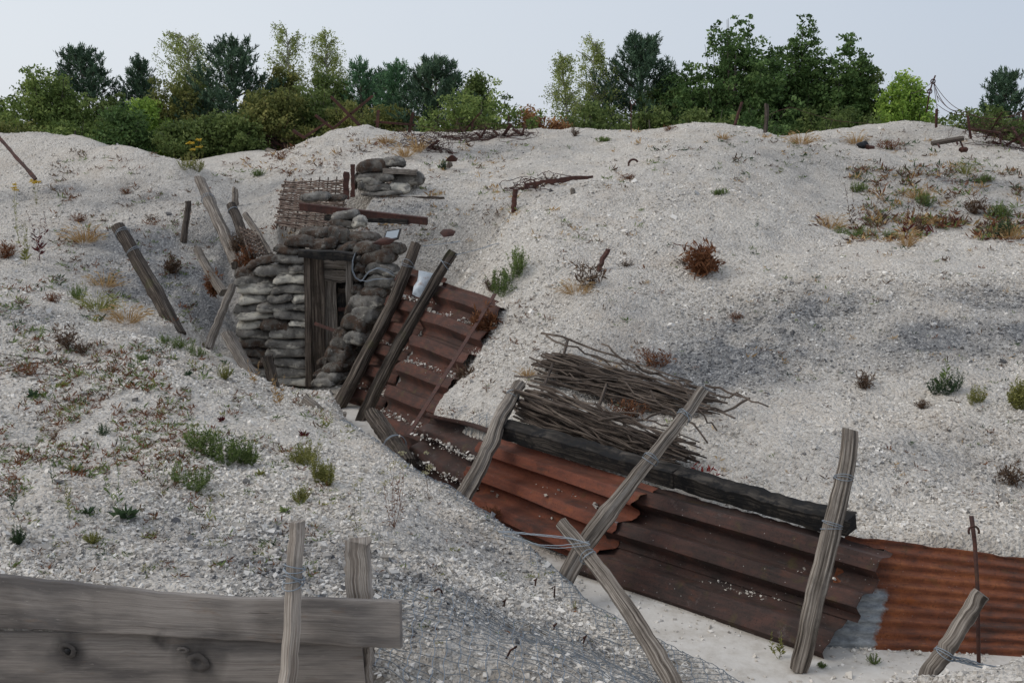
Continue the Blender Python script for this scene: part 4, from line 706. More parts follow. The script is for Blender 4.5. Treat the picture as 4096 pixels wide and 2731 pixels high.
LM = {'rowan': leaf_mat('fresh_green_leaves', (0.081, 0.124, 0.034), (0.178, 0.248, 0.070), (0.342, 0.412, 0.132)), 'dark': leaf_mat('deep_green_leaves', (0.047, 0.085, 0.028), (0.097, 0.171, 0.053), (0.209, 0.302, 0.101)),
 'pine': leaf_mat('pine_needles', (0.034, 0.066, 0.040), (0.078, 0.133, 0.078), (0.155, 0.233, 0.132), .1), 'ypine': leaf_mat('young_pine_needles', (0.056, 0.124, 0.063), (0.112, 0.221, 0.109), (0.214, 0.360, 0.169), .15), 'birch': leaf_mat('birch_leaves', (0.159, 0.191, 0.054), (0.315, 0.371, 0.124), (0.540, 0.585, 0.225), .35),
 'olive': leaf_mat('olive_yellow_leaves', (0.090, 0.112, 0.034), (0.194, 0.214, 0.066), (0.358, 0.333, 0.109)), 'mid': leaf_mat('mid_green_leaves', (0.066, 0.102, 0.031), (0.137, 0.190, 0.056), (0.256, 0.310, 0.109)), 'light': leaf_mat('light_green_leaves', (0.135, 0.225, 0.040), (0.270, 0.416, 0.079), (0.471, 0.600, 0.135), .35), 'dry': leaf_mat('rusty_dry_leaves', (0.169, 0.079, 0.040), (0.337, 0.169, 0.079), (0.562, 0.337, 0.159))}
GT = 'trees and bushes along the skyline'
def tree(kind, x0, x1, yt, Y, label, leaf=None, yb=372, dens=1.0, name=None, cat=None, size=None, prof=None, lean=0.):
    c = at((x0 + x1) / 2 * DS, 330 * DS, Y); gz0 = float(gz(c[0], Y)); top = at((x0 + x1) / 2 * DS, yt * DS, Y)[2]; base = np.array((c[0], Y, gz0 - .05)); H = top - base[2]; W = (x1 - x0) * DS / FPX * Y * {'decid': 1.6, 'bush': 1.45, 'birch': 1.8, 'pine': 1.95}[kind]
    nm = name or {'decid': 'broadleaf_tree', 'bush': 'bush', 'pine': 'pine_tree', 'birch': 'birch_tree'}[kind]; root = thing(nm, label, cat or {'bush': 'bush'}.get(kind, 'tree'), base, GT); rg = RNG
    tk = MB(); P = []; T = []; U = None
    if kind in ('decid', 'bush'):
        nl = 9 if kind == 'decid' else 6; tk.tube([base, base + (0, 0, H * .4), base + (rg.normal() * .1, 0, H * .8)], [H * .022 + .03, H * .016 + .02, .015], 7)
        nc = int((150 if kind == 'decid' else 90) * dens * max(1, W * H / 8)); shoots = [(rg.uniform(-.46, .46), rg.uniform(.7, 1)) for _ in range(13)]
        prof = prof or ((lambda h: max(.08, 1 - .80 * h ** 1.7)) if kind == 'decid' else lambda h: (1 - abs(2 * h - .75) ** 2.6 * .42) if h < .6 else (1 - ((h - .45) / .62) ** 2) ** .7 if h < 1 else 0.05)
        cl = []; pf = (lambda h: 1.22 * max(0, 1 - h) ** .5 + .05) if leaf == 'dark' and kind == 'decid' else prof
        nlimb = int((58 if kind == 'decid' else 40) * dens ** .5 * max(1, (W * H / 8) ** .5))
        for k in range(nlimb):                               # limbs sweep up and out; clumps hang along them
            he = .22 + .78 * rg.random() ** .8; a = rg.random() * 6.283; re_ = W / 2 * max(.05, pf(he)) * (.62 + .46 * rg.random()); o = base + np.array((0, 0, H * he * (.18 + .25 * rg.random()))); e = base + np.array((re_ * math.cos(a) + lean * he * H, re_ * math.sin(a) * .8, H * he * (.94 + .09 * rg.random()))); md = (o + e) / 2 + np.array((math.cos(a), math.sin(a) * .8, -.35)) * re_ * .22
            m_ = int(rg.integers(4, 8)); 
            for t in (.34 + .66 * (np.arange(m_) + rg.random(m_) * .5) / m_): cl.append(o * (1 - t) ** 2 + 2 * md * t * (1 - t) + e * t * t + rg.normal(size=3) * np.array((.13, .13, .09)) * (1.25 - t))
            if k % 3 == 0: tk.tube([o, o * .25 + md * .5 + e * .25, e], [.03, .018, .006], 4, False)
        nc = len(cl)
        for sx, sh in shoots[:7]:
            xx = base[0] + sx * W * .55; zt = base[2] + H * min(1.0, .35 + .66 * pf(0.02) * (1 - abs(sx) * 1.25))
            for q in range(5): cl.append(np.array((xx + rg.normal() * .05, Y + rg.normal() * .2, zt - q * .14)))
        for i, q in enumerate(cl):
            n = int(rg.integers(26, 60) if kind == 'decid' else rg.integers(24, 50)); cr = (.17 + .17 * rg.random()) * (1 if i < nc else .55); n = n if i < nc else 18
            d = rg.normal(size=(n, 3)); d /= np.linalg.norm(d, axis=1)[:, None]; P.append(q + d * (cr * rg.random((n, 1)) ** .5) * np.array((1.15, 1.15, .62))); T.append(np.clip(.12 + .70 * rg.random() + rg.normal(size=n) * .17, 0, 1))
            if False: tk.tube([base + (0, 0, H * min(.55, .1 + .5 * rg.random())), (base + (0, 0, H * .3) + q) / 2 + (0, 0, .05), q], [.035, .022, .008], 5, False)
        sz, asp = size or .105, .52
    elif kind == 'birch':
        tp = base + np.array((lean * H, 0, H * .97)); mid = base + np.array((lean * H * .3 + .08, 0, H * .5)); tk.tube([base, mid, tp], [.05 + H * .008, .04, .01], 7)
        for k in range(int(60 * dens)):
            h = .22 + .76 * rg.random(); a = rg.random() * 6.283; o = (mid * (1 - (h - .5) / .5) + tp * ((h - .5) / .5)) if h > .5 else base * (1 - h / .5) + mid * (h / .5); l = W / 2 * (1.08 - h * .75) * (.5 + .6 * rg.random()); e = o + np.array((math.cos(a) * l, math.sin(a) * l * .8, l * (.9 - .2 * rg.random())))
            e[2] = min(e[2], base[2] + H * 1.0); tk.tube([o, (o + e) / 2 + (0, 0, .08), e], [.02, .013, .006], 4, False)
            for j in range(7):
                s0 = o + (e - o) * (.35 + .65 * rg.random()); L = .35 + .6 * rg.random(); dr = np.array((rg.normal() * .28 + lean, rg.normal() * .25, -1.0)); n = rg.integers(12, 24); t = rg.random((n, 1)); t2 = t * t
                P.append(s0 + np.array((dr[0], dr[1], .25)) * t * L * .8 + np.array((0, 0, -1)) * t2 * L + rg.normal(size=(n, 3)) * .05); T.append(np.clip(.5 + .2 * rg.normal() + rg.normal(size=n) * .15, 0, 1))
        sz, asp = size or .07, .5
    elif kind == 'pine':
        tp = base + np.array((lean * H, 0, H)); tk.tube([base, (base + tp) / 2 + (.04, 0, 0), tp], [.06 + H * .012, .05, .012], 7); U = []; nw = max(5, int(H / .36)); prof = prof or (lambda h: (1 - h) ** .85 + .05)
        for w_ in range(nw):
            h = .12 + .86 * w_ / nw; o = base * (1 - h) + tp * h; nb = rg.integers(5, 8)
            for b in range(nb):
                a = b * 6.283 / nb + rg.random() * .9; l = W / 2 * prof(h) * (.75 + .4 * rg.random()); up = .15 + .75 * h; e = o + np.array((math.cos(a) * l, math.sin(a) * l, l * up)); e[2] = min(e[2], top + .05); tk.tube([o, (o + e) / 2 - (0, 0, .05 * l), e], [.022, .015, .008], 4, False)
                for j in range(int((5 + l * 9) * dens)):
                    t = .3 + .72 * rg.random() ** .8; s0 = o + (e - o) * t + rg.normal(size=3) * np.array((.10, .10, .05)) * (.6 + l * .5); dr = nrm(nrm(e - o) * .55 + np.array((rg.normal() * .4, rg.normal() * .4, .75))); L = .16 + .16 * rg.random(); n = 20
                    q = rg.random((n, 1)); rad = rg.normal(size=(n, 3)); P.append(s0 + dr * L * q + rad * .028); U.append(dr * .75 + rad * .40); T.append(np.clip(.42 + .2 * rg.normal() + rg.normal(size=n) * .15, 0, 1))
        for q in range(6):
            P.append(tp + np.array((0, 0, -.35 + .09 * q)) + rg.normal(size=(22, 3)) * .035); U.append(np.tile((0, 0, 1.), (22, 1)) + rg.normal(size=(22, 3)) * .4); T.append(np.full(22, .6))
        U = np.concatenate(U); sz, asp = size or .14, .20
    P = np.concatenate(P); T = np.concatenate(T); leaves('crown', P, np.full(len(P), sz), asp, T, LM[leaf or {'decid': 'mid', 'bush': 'mid', 'birch': 'birch', 'pine': 'pine'}[kind]], root, U)
    tk.build('trunk' if kind != 'bush' else 'stem', M['birchbark' if kind == 'birch' else 'bark'], root)
    return root
for a in [
 ('decid',-60,60,215,35,'pale green leafy bush cut by the left photo edge','rowan'),('decid',5,225,142,34,'broad fresh green rowan-like tree second from the left','rowan',372,1.1),('pine',125,275,112,38,'rounded dark blue-green pine behind the fresh green tree','pine',372,1.25),
 ('pine',283,372,136,39,'dark pine left of the tall airy birch','pine',372,1.2),('bush',232,335,236,33,'deep green low bush in the gap left of the birch','dark',372,1.5),('bush',300,372,208,35,'yellow-green small tree in front of the dark pine','light',372,1.2),('birch',365,515,76,37,'tall airy birch with a white trunk showing','birch',372,1.35),
 ('bush',335,470,172,36,'yellowish willow bush around the white birch trunk','olive',372,1.0),('pine',462,622,96,36,'big dark pine with knobbly upswept branches right of the birch','pine',372,1.15),('birch',618,716,56,38,'tallest birch with a feathery pointed top','birch',372,1.25),('birch',708,800,60,38.5,'slim columnar birch beside the tallest one','birch',372,1.2),
 ('bush',560,700,195,34,'olive green bush below the tallest birch','olive',372,1.3),('bush',660,790,190,35,'mid green bush below the slim birch','mid',372,1.3),('bush',470,590,255,33,'shaded green bush under the knobbly pine','mid',372,1.2),('pine',782,880,138,37,'young open pine with pale candles','ypine',372,.65),('pine',862,965,146,36,'pale green young pine between the open one and the dark one','ypine',372,.9),
 ('pine',928,1075,138,35,'wide dark pine with two tops left of the round bush','pine',372,1.4),('birch',955,1015,132,39,'pale birch crown peeping out behind the two-topped pine','birch',372,.5),('decid',1050,1140,162,37,'loose green tree behind the round bush','mid',372,.9),('bush',990,1215,190,32.5,'large round green bush with yellow tips behind the wire tangle','rowan',372,1.5),
 ('bush',1195,1248,238,33,'thin rusty-tinged bush at the right end of the left tree group','dry',340,.6),('bush',760,870,225,34,'yellow-green bush below the open young pine','olive',372,1.2),('bush',850,960,235,34.5,'olive bush below the pale young pine','olive',372,1.2),
 ('birch',1262,1345,118,36,'drooping pale birch leaning left at the edge of the right group','birch',372,.9,None,None,None,None,-.05),('birch',1315,1405,84,37,'loose yellowish birch beside the dark pine','birch',372,1.1),('pine',1372,1560,90,37.5,'massive dark pine left of the tall broadleaf trees','pine',372,1.5),('bush',1280,1440,225,34,'grey-green bush below the drooping birch','mid',372,1.5),
 ('bush',1245,1300,268,33,'straw-coloured thin bush at the gap in the skyline','dry',330,.5),('pine',1500,1570,175,38,'small dark pine at the shoulder of the massive one','pine',372,1.0),('decid',1555,1815,40,36,'highest broad dark green tree on the right','dark',372,.8,None,None,.13),('decid',1790,1885,38,36.5,'narrow broadleaf tree with a separate steep top','dark',372,.75,None,None,.12),
 ('decid',1850,2015,82,36,'right shoulder tree of the big broadleaf group','dark',372,.85,None,None,.13),('bush',1560,1700,238,33.5,'grey-green bush at the foot of the highest tree','mid',372,1.4),('bush',1660,1830,250,33.5,'low dense bush under the narrow broadleaf tree','dark',372,1.3),('bush',1810,2010,225,33.5,'shady bush under the right shoulder tree','mid',372,1.4),
 ('decid',1985,2160,166,34.5,'bright light green tree near the wire picket','light',372,1.2),('bush',2110,2215,252,33,'small dark bush under the wires on the right','mid',372,1.0),('pine',2245,2348,168,31,'small dark pine with three tops at the right edge','pine',372,1.0),('bush',2190,2330,235,29.5,'green bush behind the right wire entanglement','mid',372,1.2),('bush',2310,2420,270,30,'dark bush cut by the right photo edge','dark',372,1.0),
 ('decid',590,720,140,36.5,'olive-green leafy tree filling in below the tallest birch','olive',372,1.2),('decid',690,830,150,37,'mid green leafy tree behind the slim birch','mid',372,1.2),('decid',380,520,160,37.5,'yellow-green leafy tree behind the airy birch','rowan',372,1.1),('pine',820,930,165,38.5,'dim pine behind the two young pines','pine',372,1.1),('bush',180,300,200,37,'green bush between the two left pines','mid',372,1.2),('bush',1430,1590,185,36.5,'leafy bush linking the massive pine to the highest tree','mid',372,1.2),('decid',1480,1640,150,37.2,'left flank tree of the big broadleaf group','dark',372,.9,None,None,.12),
 ('decid',1630,1740,82,36.8,'middle peak of the big broadleaf group','dark',372,.9,None,None,.12),('decid',1715,1830,112,37.4,'broadleaf crown in the notch of the big group','dark',372,.9,None,None,.12),('decid',1920,2040,132,36.2,'lower right crown of the big broadleaf group','mid',372,1.0,None,None,.11),
 ('bush',1440,1560,230,34.5,'mid green bush under the massive pine','mid',372,1.3),('bush',100,240,268,32.5,'low spreading green bush on the left skyline','rowan',372,1.0),('bush',380,500,270,33,'dark green bush below the birch trunk','mid',372,1.2),('bush',-20,110,275,32.5,'weedy low bush at the far left skyline','olive',372,.8)]: tree(*a)
# ---------------------------------------------------------------- woven hurdles
def hurdle(TL, TR, BR, BL, nrod, nup, label, r=.013, upr=.02, amp=.03):
    TL, TR, BR, BL = map(np.array, (TL, TR, BR, BL)); root = thing('wattle_hurdle', label, 'hurdle', (BL + BR) / 2); N = nrm(np.cross(TR - TL, BL - TL)); N = N if N[1] < 0 else -N; m = MB()
    P = lambda s, t: (TL * (1 - s) + TR * s) * (1 - t) + (BL * (1 - s) + BR * s) * t
    for j in range(nrod):
        t = (j + .5) / nrod + RNG.normal() * .006; s0, s1 = -.03 + RNG.normal() * .02, 1.02 + RNG.normal() * .02; k = nup * 4; s = np.linspace(s0, s1, k); sl = RNG.normal() * .012; ph = math.pi * (j % 2)
        pts = [P(q, t + sl * (q - .5) + .004 * math.sin(q * 9 + j)) + N * (amp * math.cos(q * (nup - 1) * math.pi + ph)) for q in s]; m.tube(pts, np.linspace(r * (.8 + .5 * RNG.random()), r * (.7 + .3 * RNG.random()), k), 5)
    m.build('woven_rods', M['wattle'], root); u = MB()
    for i in range(nup):
        q = i / (nup - 1); m2 = MB(); m2.tube([P(q, 1.06), P(q, .5), P(q, -.05 + RNG.normal() * .01)], upr, 6); m2.build('upright', M['stick'], root)
    return root
hurdle(aY(Z1, (945, 160), 18.85), aY(Z1, (1455, 150), 18.75), aY(Z1, (1420, 640), 18.1), aY(Z1, (872, 540), 18.2), 44, 8, 'large woven wattle hurdle standing behind the dugout roof', .0135, .013, .016)
hurdle(aY(Z1, (560, 560), 17.7), aY(Z1, (690, 590), 17.5), aY(Z1, (790, 790), 16.9), aY(Z1, (640, 800), 16.9), 12, 5, 'small collapsed woven hurdle beside the slim pale pole', .014, .018)
# ---------------------------------------------------------------- collapsed brushwood hurdle on the right slope
def gl(x, y, lift): q = ground_hit(*ZW(x, y)); return q + np.array((0, -lift * .5, lift))
def brush(cent0, cent1, spread0, spread1, n, label, extra=(), lift=(.03, .2), seedrot=0, cross=()):
    root = thing('brushwood_bundle', label, 'brushwood', gl((cent0[0] + cent1[0]) / 2, (cent0[1] + cent1[1]) / 2 + 60, 0)); m = MB()
    sticks = []
    for k in range(n):
        u = RNG.random() * 2 - 1; l = lift[0] + (lift[1] - lift[0]) * (1 - abs(u)) * RNG.random(); a = (cent0[0] + RNG.normal() * 60 + abs(RNG.normal()) * 120, cent0[1] + u * spread0 + RNG.normal() * 10); b = (cent1[0] + RNG.normal() * 70 - abs(RNG.normal()) * 260, cent1[1] + (u * .8 + .2 * RNG.normal()) * spread1)
        sticks.append((a, b, l))
    for a, b in extra: sticks.append((a, b, lift[1]))
    for a, b, l in sticks:
        A, B = gl(*a, l), gl(*b, l * .8); s = np.linspace(0, 1, 9); w_ = np.cumsum(RNG.normal(size=(9, 3)) * .020, 0); w_ -= s[:, None] * w_[-1]; pts = A[None] * (1 - s[:, None]) + B[None] * s[:, None] + w_; z = gz(pts[:, 0], pts[:, 1]) + .02; pts[:, 2] = np.maximum(pts[:, 2], z); r = .008 + .008 * RNG.random(); m.tube(pts, np.linspace(r, r * .6, 9), 5, lump=.08)
    m.build('sticks', M['stick'], root)
    for a, b in cross: 
        m = MB(); A, B = gl(*a, .03), gl(*b, .16); m.tube([A, (A + B) / 2, B], .017, 6, lump=.1); m.build('stake', M['stick'], root)
brush((560, 185), (2080, 500), 75, 90, 84, 'upper layer of grey brushwood sticks fanned out above the charred beam', [((570, 25), (1830, 410)), ((620, 60), (1300, 330)), ((1080, 140), (1500, 400)), ((1290, 250), (1840, 420)), ((470, 290), (900, 400)), ((1450, 460), (2200, 740)), ((1800, 480), (2260, 545)), ((2340, 570), (1700, 740)), ((1950, 500), (2480, 640))], (.04, .24), cross=[((505, 540), (665, 225)), ((720, 200), (790, 20)), ((1030, 580), (1120, 410)), ((1370, 590), (1440, 440))])
brush((360, 590), (1850, 1010), 65, 130, 125, 'lower layer of grey brushwood sticks heaped against the charred beam', [((1040, 875), (1650, 770)), ((1000, 780), (1700, 930)), ((330, 555), (1200, 520)), ((1620, 930), (1685, 1035)), ((1800, 760), (2030, 970)), ((1500, 700), (1950, 1075)), ((1650, 640), (2000, 780)), ((1180, 620), (1620, 760))], (.08, .42), cross=[((930, 760), (985, 640)), ((1250, 810), (1280, 700))])
# ---------------------------------------------------------------- rusty wire entanglements along the crest
def bar(m, a, b, r=.035): a, b = np.array(a), np.array(b); T = (b - a) / 2; N = nrm(np.cross(T, (.2, .9, .3))); U = nrm(np.cross(T, N)); r = r * .66; m.box((a + b) / 2, T, U * r, N * r * .22, .004); m.box((a + b) / 2 + U * r * .9, T * .998, U * r * .2, N * r, .004)
def tangle(m, c, rad, n, r=.0048, seg=26):
    for k in range(max(4, int(n * .62))):
        ax = nrm(RNG.normal(size=3)); u = nrm(np.cross(ax, (.3, .5, .8))); v = np.cross(ax, u); R_ = .35 + .65 * RNG.random(); o = np.array(c) + RNG.normal(size=3) * np.array(rad) * .35; t0 = RNG.random() * 6.28; sp = 3 + 4 * RNG.random(); t = t0 + np.linspace(0, sp, seg)
        pts = o + (np.cos(t)[:, None] * u + np.sin(t)[:, None] * v) * np.array(rad) * R_ + np.cumsum(RNG.normal(size=(seg, 3)) * .02, 0); g = gz(pts[:, 0], pts[:, 1]); pts[:, 2] = np.maximum(pts[:, 2], g + .01); m.tube(pts, r, 3, False)
def obstacle(label, bars, wires, Y, name='wire_entanglement'):
    c0 = np.mean([D(*b[:2], Y) for b in bars], 0); root = thing(name, label, 'wire obstacle', (c0[0], c0[1], float(gz(c0[0], c0[1]))), 'rusty wire obstacles')
    for k, b in enumerate(bars):
        dy = (k % 2) * .35; m = MB(); bar(m, D(b[0], b[1], Y + dy), D(b[2], b[3], Y - dy), b[4] if len(b) > 4 else .04); m.build('iron_bar', M['iron'], root, smooth=False)
    if wires:
        m = MB()
        for (x, y, rx, rz, n) in wires: tangle(m, D(x, y, Y), (rx, rx * .7, rz), n)
        m.build('wire_tangle', M['iron'], root)
    return root
ZT = lambda x, y: ((1550 + x / 3.36) / DS, (450 + y / 3.36) / DS)
def zt(*q): a = ZT(q[0], q[1]); b = ZT(q[2], q[3]); return (*a, *b, *(q[4:] or (.035,)))
obstacle('dense rusty wire knot with crossed bars, left end of the tangle row', [zt(370,600,690,370), zt(345,425,630,610,.035), zt(590,440,720,600), zt(260,525,420,470,.025), zt(440,370,480,590,.03), zt(740,500,885,550,.03)], [(972, 334, .55, .30, 44), (1000, 338, .4, .3, 22), (985, 318, .5, .25, 24)], 23.4)
obstacle('long rusty trestle row with slanting bars and netted wire before the round bush', [zt(1180,490,1330,200), zt(1430,500,1670,150,.05), zt(1190,270,1390,470), zt(1430,240,1660,460), zt(1590,340,1710,465), zt(1690,225,2000,400,.045), zt(1755,490,1850,160), zt(1210,385,1500,370,.03), zt(1560,340,1840,320,.05), zt(910,415,1150,430,.03), zt(1120,250,1150,130,.02), zt(1030,250,1250,0,.02), zt(1630,160,1630,40,.02)], [(1080, 318, .6, .25, 30), (1130, 320, .5, .25, 24), (1170, 322, .5, .25, 22), (1050, 325, .5, .2, 22), (1195, 310, .35, .3, 14), (1100, 300, .8, .2, 16)], 25.0)
ZX = lambda x, y: ((900 + x / 2.94) / DS, (380 + y / 2.94) / DS)
def zx(*q): a = ZX(q[0], q[1]); b = ZX(q[2], q[3]); return (*a, *b, *(q[4:] or (.035,)))
obstacle('large rusty cross of two bars on the hump above the dugout', [zx(1250,15,1600,370,.05), zx(1270,400,1740,10,.04)], [], 26.2, 'iron_cross')
obstacle('smaller rusty cross leaning low on the shoulder of the hump', [zx(1065,235,1275,395,.05), zx(930,500,1210,315,.04), zx(800,415,940,500,.045)], [], 26.6, 'iron_cross')
obstacle('rusty rail barrier of two uprights and one crossbar on the hump', [zx(1795,410,1805,180,.05), zx(2160,480,2215,205,.05), zx(1760,310,2240,352,.035)], [], 25.4, 'iron_barrier')
obstacle('fan of thin grey and rusty poles behind the far saddle', [zx(205,345,500,620,.035), zx(335,405,610,640,.03), zx(450,440,720,640,.03), zx(570,495,780,620,.03), zx(380,510,760,615,.04), zx(380,460,490,250,.025), zx(590,420,615,310,.02), zx(655,500,750,290,.02)], [(640, 320, .6, .3, 10)], 33.5)
obstacle('rusty crossed bars at the left of the far saddle', [zx(0,660,180,260,.04), zx(0,570,180,650,.035)], [(520, 335, .3, .2, 6)], 34.0, 'iron_cross')
Z9 = zoomer(3500, 250, 2.09)
def z9(*q): a = Z9(q[0], q[1]); b = Z9(q[2], q[3]); return (a[0] / DS, a[1] / DS, b[0] / DS, b[1] / DS, *(q[4:] or (.035,)))
obstacle('rusty wire entanglement on the right skyline by the photo edge', [z9(775,445,800,640,.035), z9(795,555,1040,585,.035), z9(1070,705,1240,600,.045), z9(1150,545,1250,710,.04), z9(1240,400,1245,480,.06), z9(1040,590,1050,680,.03), z9(1190,780,1290,700,.03), z9(920,650,1060,420,.02), z9(980,655,1060,690,.03)], [(2275, 305, .5, .25, 26), (2310, 300, .5, .3, 26), (2335, 335, .45, .3, 28), (2240, 300, .4, .25, 12)], 24.2)
def at9(x, y, Y): return at(*Z9(x, y), Y)
pk = thing('screw_picket', 'tall leaning screw picket with a loop, holding wires on the right skyline', 'picket', (at9(430, 540, 26.0)))
m = MB(); m.tube([at9(430, 420, 26.0), at9(455, 260, 26.0), at9(480, 170, 26.0), at9(505, 110, 26.0)], .018, 6); m.build('shaft', M['iron'], pk)
for (lx, ly) in ((485, 160), (458, 243)):
    c = at9(lx, ly, 26.0); t = np.linspace(0, 6.28, 14); m = MB(); m.tube([c + .05 * np.array((math.cos(q), 0, math.sin(q))) for q in t], .014, 5, False); m.build('eye_loop', M['iron'], pk)
post([at9(512, 545, 25.6), at9(515, 390, 25.6)], .03, 'iron', 'dark iron upright below the tall looped picket on the right skyline', 'iron_post')
m = MB()
for a, b, sg in [((490, 165), (790, 420), .15), ((490, 170), (700, 400), .2), ((485, 160), (300, 260), .05), ((485, 165), (430, 260), .03), ((495, 165), (530, 330), .02), ((490, 170), (520, 390), .02), ((520, 280), (780, 410), .15), ((520, 350), (790, 430), .1), ((790, 430), (1240, 400), .15), ((800, 440), (1240, 425), .1), ((480, 170), (460, 250), .01)]:
    A, B = at9(*a, 26), at9(*b, 25); s = np.linspace(0, 1, 12)[:, None]; m.tube(A * (1 - s) + B * s - np.array((0, 0, 1)) * sg * 4 * s * (1 - s), .008, 3, False)
tag(m.build('strung_wire', M['iron']), 'rusty wires sagging from the looped picket towards the right edge', 'wire')
ZV = zoomer(2696, 0, 1.68)
post([at(*ZV(405, 850), 24.2), at(*ZV(455, 690), 24.2)], .03, 'iron', 'leaning rusty picket on the right skyline before the highest tree', 'iron_post', 'picket')
post([at(*ZV(615, 890), 23.6), at(*ZV(622, 700), 23.6)], .042, 'post_dark', 'straight brown wooden post on the right skyline', 'fence_post', 'post')
cable([at(*ZV(*p), 25.2) for p in [(625,780),(700,745),(790,722),(900,760),(1000,790),(1100,815),(1250,828),(1340,835)]], .006, 'iron', 'sagging barbed wire along the right skyline', 'barbed_wire')
def hook(x, y0, y1, Y, label):
    P = [D(x, y1, Y), D(x - 1, (y0 + y1) / 2, Y), D(x, y0 + 6, Y)]; c = D(x + 3, y0 + 3, Y); P += [c + .055 * np.array((math.cos(t), 0, math.sin(t))) for t in np.linspace(3.4, -1.8, 8)]; m = MB(); m.tube(P, .014, 5); return tag(m.build('pigtail_stake', M['iron']), label, 'stake')
hook(1450, 233, 315, 24.5, 'thin hooked iron stake on the middle skyline gap'); hook(2148, 181, 183, 26, 'tiny hook on the right skyline') if False else None
m = MB(); c = D(1455, 378, 20.2); m.tube([c + .09 * np.array((math.cos(t), .2 * math.sin(t), math.sin(t))) for t in np.linspace(.5, 5.6, 12)] + [c + np.array((.16, 0, -.07)), c + np.array((.2, 0, -.02))], .022, 6); tag(m.build('iron_hook', M['iron']), 'curled iron hook lying on the middle slope', 'hook')
hewn(D(1205, 425, 18.0), D(1362, 406, 18.0), .04, .04, (0, 0, 1), 'iron', 'long rusty picket lying on the middle slope above the wire heap', 'iron_picket', 'picket', wave=.02)
wh = thing('wire_heap', 'low heap of rusty wire on the middle slope below the lying picket', 'wire heap', GD(1230, 440)); m = MB()
for x in (1195, 1215, 1235, 1255): tangle(m, GD(x, 436 - (x - 1195) * .2) + np.array((0, 0, .06)), (.3, .25, .09), 10, .007)
m.build('wire_tangle', M['iron'], wh)
bn = thing('broken_trestle', 'thin rusty trestle bar on legs lying on the far right slope', 'trestle', D(2190, 340, 22.5)); m = MB(); m.box(at9(605, 657, 22.5), (at9(735, 635, 22.4) - at9(470, 680, 22.6)) / 2, (0, .05, .02), (0, -.008, .03)); m.build('bar', M['post_dark'], bn, smooth=False)
for a, b in (((525, 680), (540, 710)), ((680, 650), (690, 685)), ((710, 650), (742, 725))): m = MB(); m.tube([at9(*a, 22.5), at9(*b, 22.3)], .02, 5); m.build('leg', M['iron'], bn)
post([at9(715, 735, 22.3), at9(760, 732, 22.3)], .05, 'iron', 'small rusty block under the broken trestle on the far right slope', 'iron_block', 'iron block')
post([at(*ZV(1245, 985), 22.8), at(*ZV(1290, 970), 22.9)], .07, 'black', 'black iron scrap on the far right mound', 'iron_scrap', 'scrap'); post([at(*ZV(1300, 990), 22.7), at(*ZV(1345, 1003), 22.7)], .05, 'iron', 'rusty iron scrap beside the black one on the far right mound', 'iron_scrap', 'scrap')
hewn(D(-25, 290, 19.9), D(82, 412, 18.6), .055, .03, (1, .3, .2), 'iron', 'long rusty angle iron leaning on the upper left mound', 'angle_iron', 'iron bar')
hewn(D(392, 375, 23.0), D(443, 412, 21.8), .08, .08, (0, 0, 1), 'post', 'rust-brown plank end lying in the left saddle', 'plank_end', 'plank')
post([D(615, 348, 31), D(632, 353, 30.8)], .09, 'post', 'grey log lying on the far saddle crest', 'log', 'log')
m = MB()
for k in range(5): m.tube([GD(-20 , 820 + k * 17 + RNG.normal() * 8) + (0, 0, .02), GD(70 + RNG.normal() * 15, 830 + k * 7 + RNG.normal() * 6) + (0, 0, .05), GD(140 + RNG.normal() * 30, 835 + k * 9 + RNG.normal() * 7) + (0, 0, .02)], .004, 4)
tag(m.build('dry_canes', M['stick']), 'few long dry canes lying on the near left mound at the photo edge', 'canes')
hewn(D(1020, 455, 17.6), D(900, 450, 17.8), .03, .04, (0, 0, 1), 'stick', 'thin branch lying on the chalk over the dugout roof', 'branch', 'branch')
sp = thing('iron_stake', 'rusty twisted iron stake standing before the bright corrugated sheet', 'stake', at(*Z6(1475, 1450), 6.7)); m = MB()
m.tube([at(*Z6(1478, 1450), 6.72), at(*Z6(1470, 1000), 6.85), at(*Z6(1455, 760), 6.95), at(*Z6(1435, 600), 7.05)], [.013, .013, .014, .016], 6, lump=.15); m.build('shaft', M['iron'], sp); m = MB(); c = at(*Z6(1450, 690), 6.95); m.tube([c + .035 * np.array((math.cos(t), .3 * math.sin(t), math.sin(t))) for t in np.linspace(-.4, 3.6, 9)], .008, 5); m.build('eye_loop', M['iron'], sp)
cable([at(*Z6(*p), 5.65) for p in [(1230,1420),(1300,1430),(1380,1440),(1480,1470),(1600,1490),(1760,1500)]], .004, 'wire', 'twisted strands of wire running right from the corner post', twist=4)
cable([aY(Z8, p, Y) for p, Y in [((560, 340), 7.2), ((760, 355), 7.05), ((980, 375), 6.85), ((1150, 400), 6.7), ((1280, 440), 6.6)]], .0032, 'wire', 'upper barbed wire from the mesh mound to the hewn post', 'barbed_wire', twist=2)
cable([aY(Z8, p, Y) for p, Y in [((600, 380), 7.2), ((760, 420), 7.05), ((900, 470), 6.85), ((1060, 480), 6.7), ((1280, 455), 6.6)]], .0032, 'wire', 'lower barbed wire from the mesh mound to the hewn post', 'barbed_wire', twist=2)
cable([aY(Z2, p, Y) for p, Y in [((1650, 70), 14.9), ((1800, 55), 14.9), ((1940, 35), 15.0)]], .004, 'wire', 'short grey wire trailing right from the thick dark post', twist=2)
cable([aY(Z2, p, Y) for p, Y in [((1900, 130), 14.3), ((2100, 80), 14.6), ((2350, 0), 15.0)]], .004, 'wire', 'longer grey wire trailing right from the second dark post', twist=2)
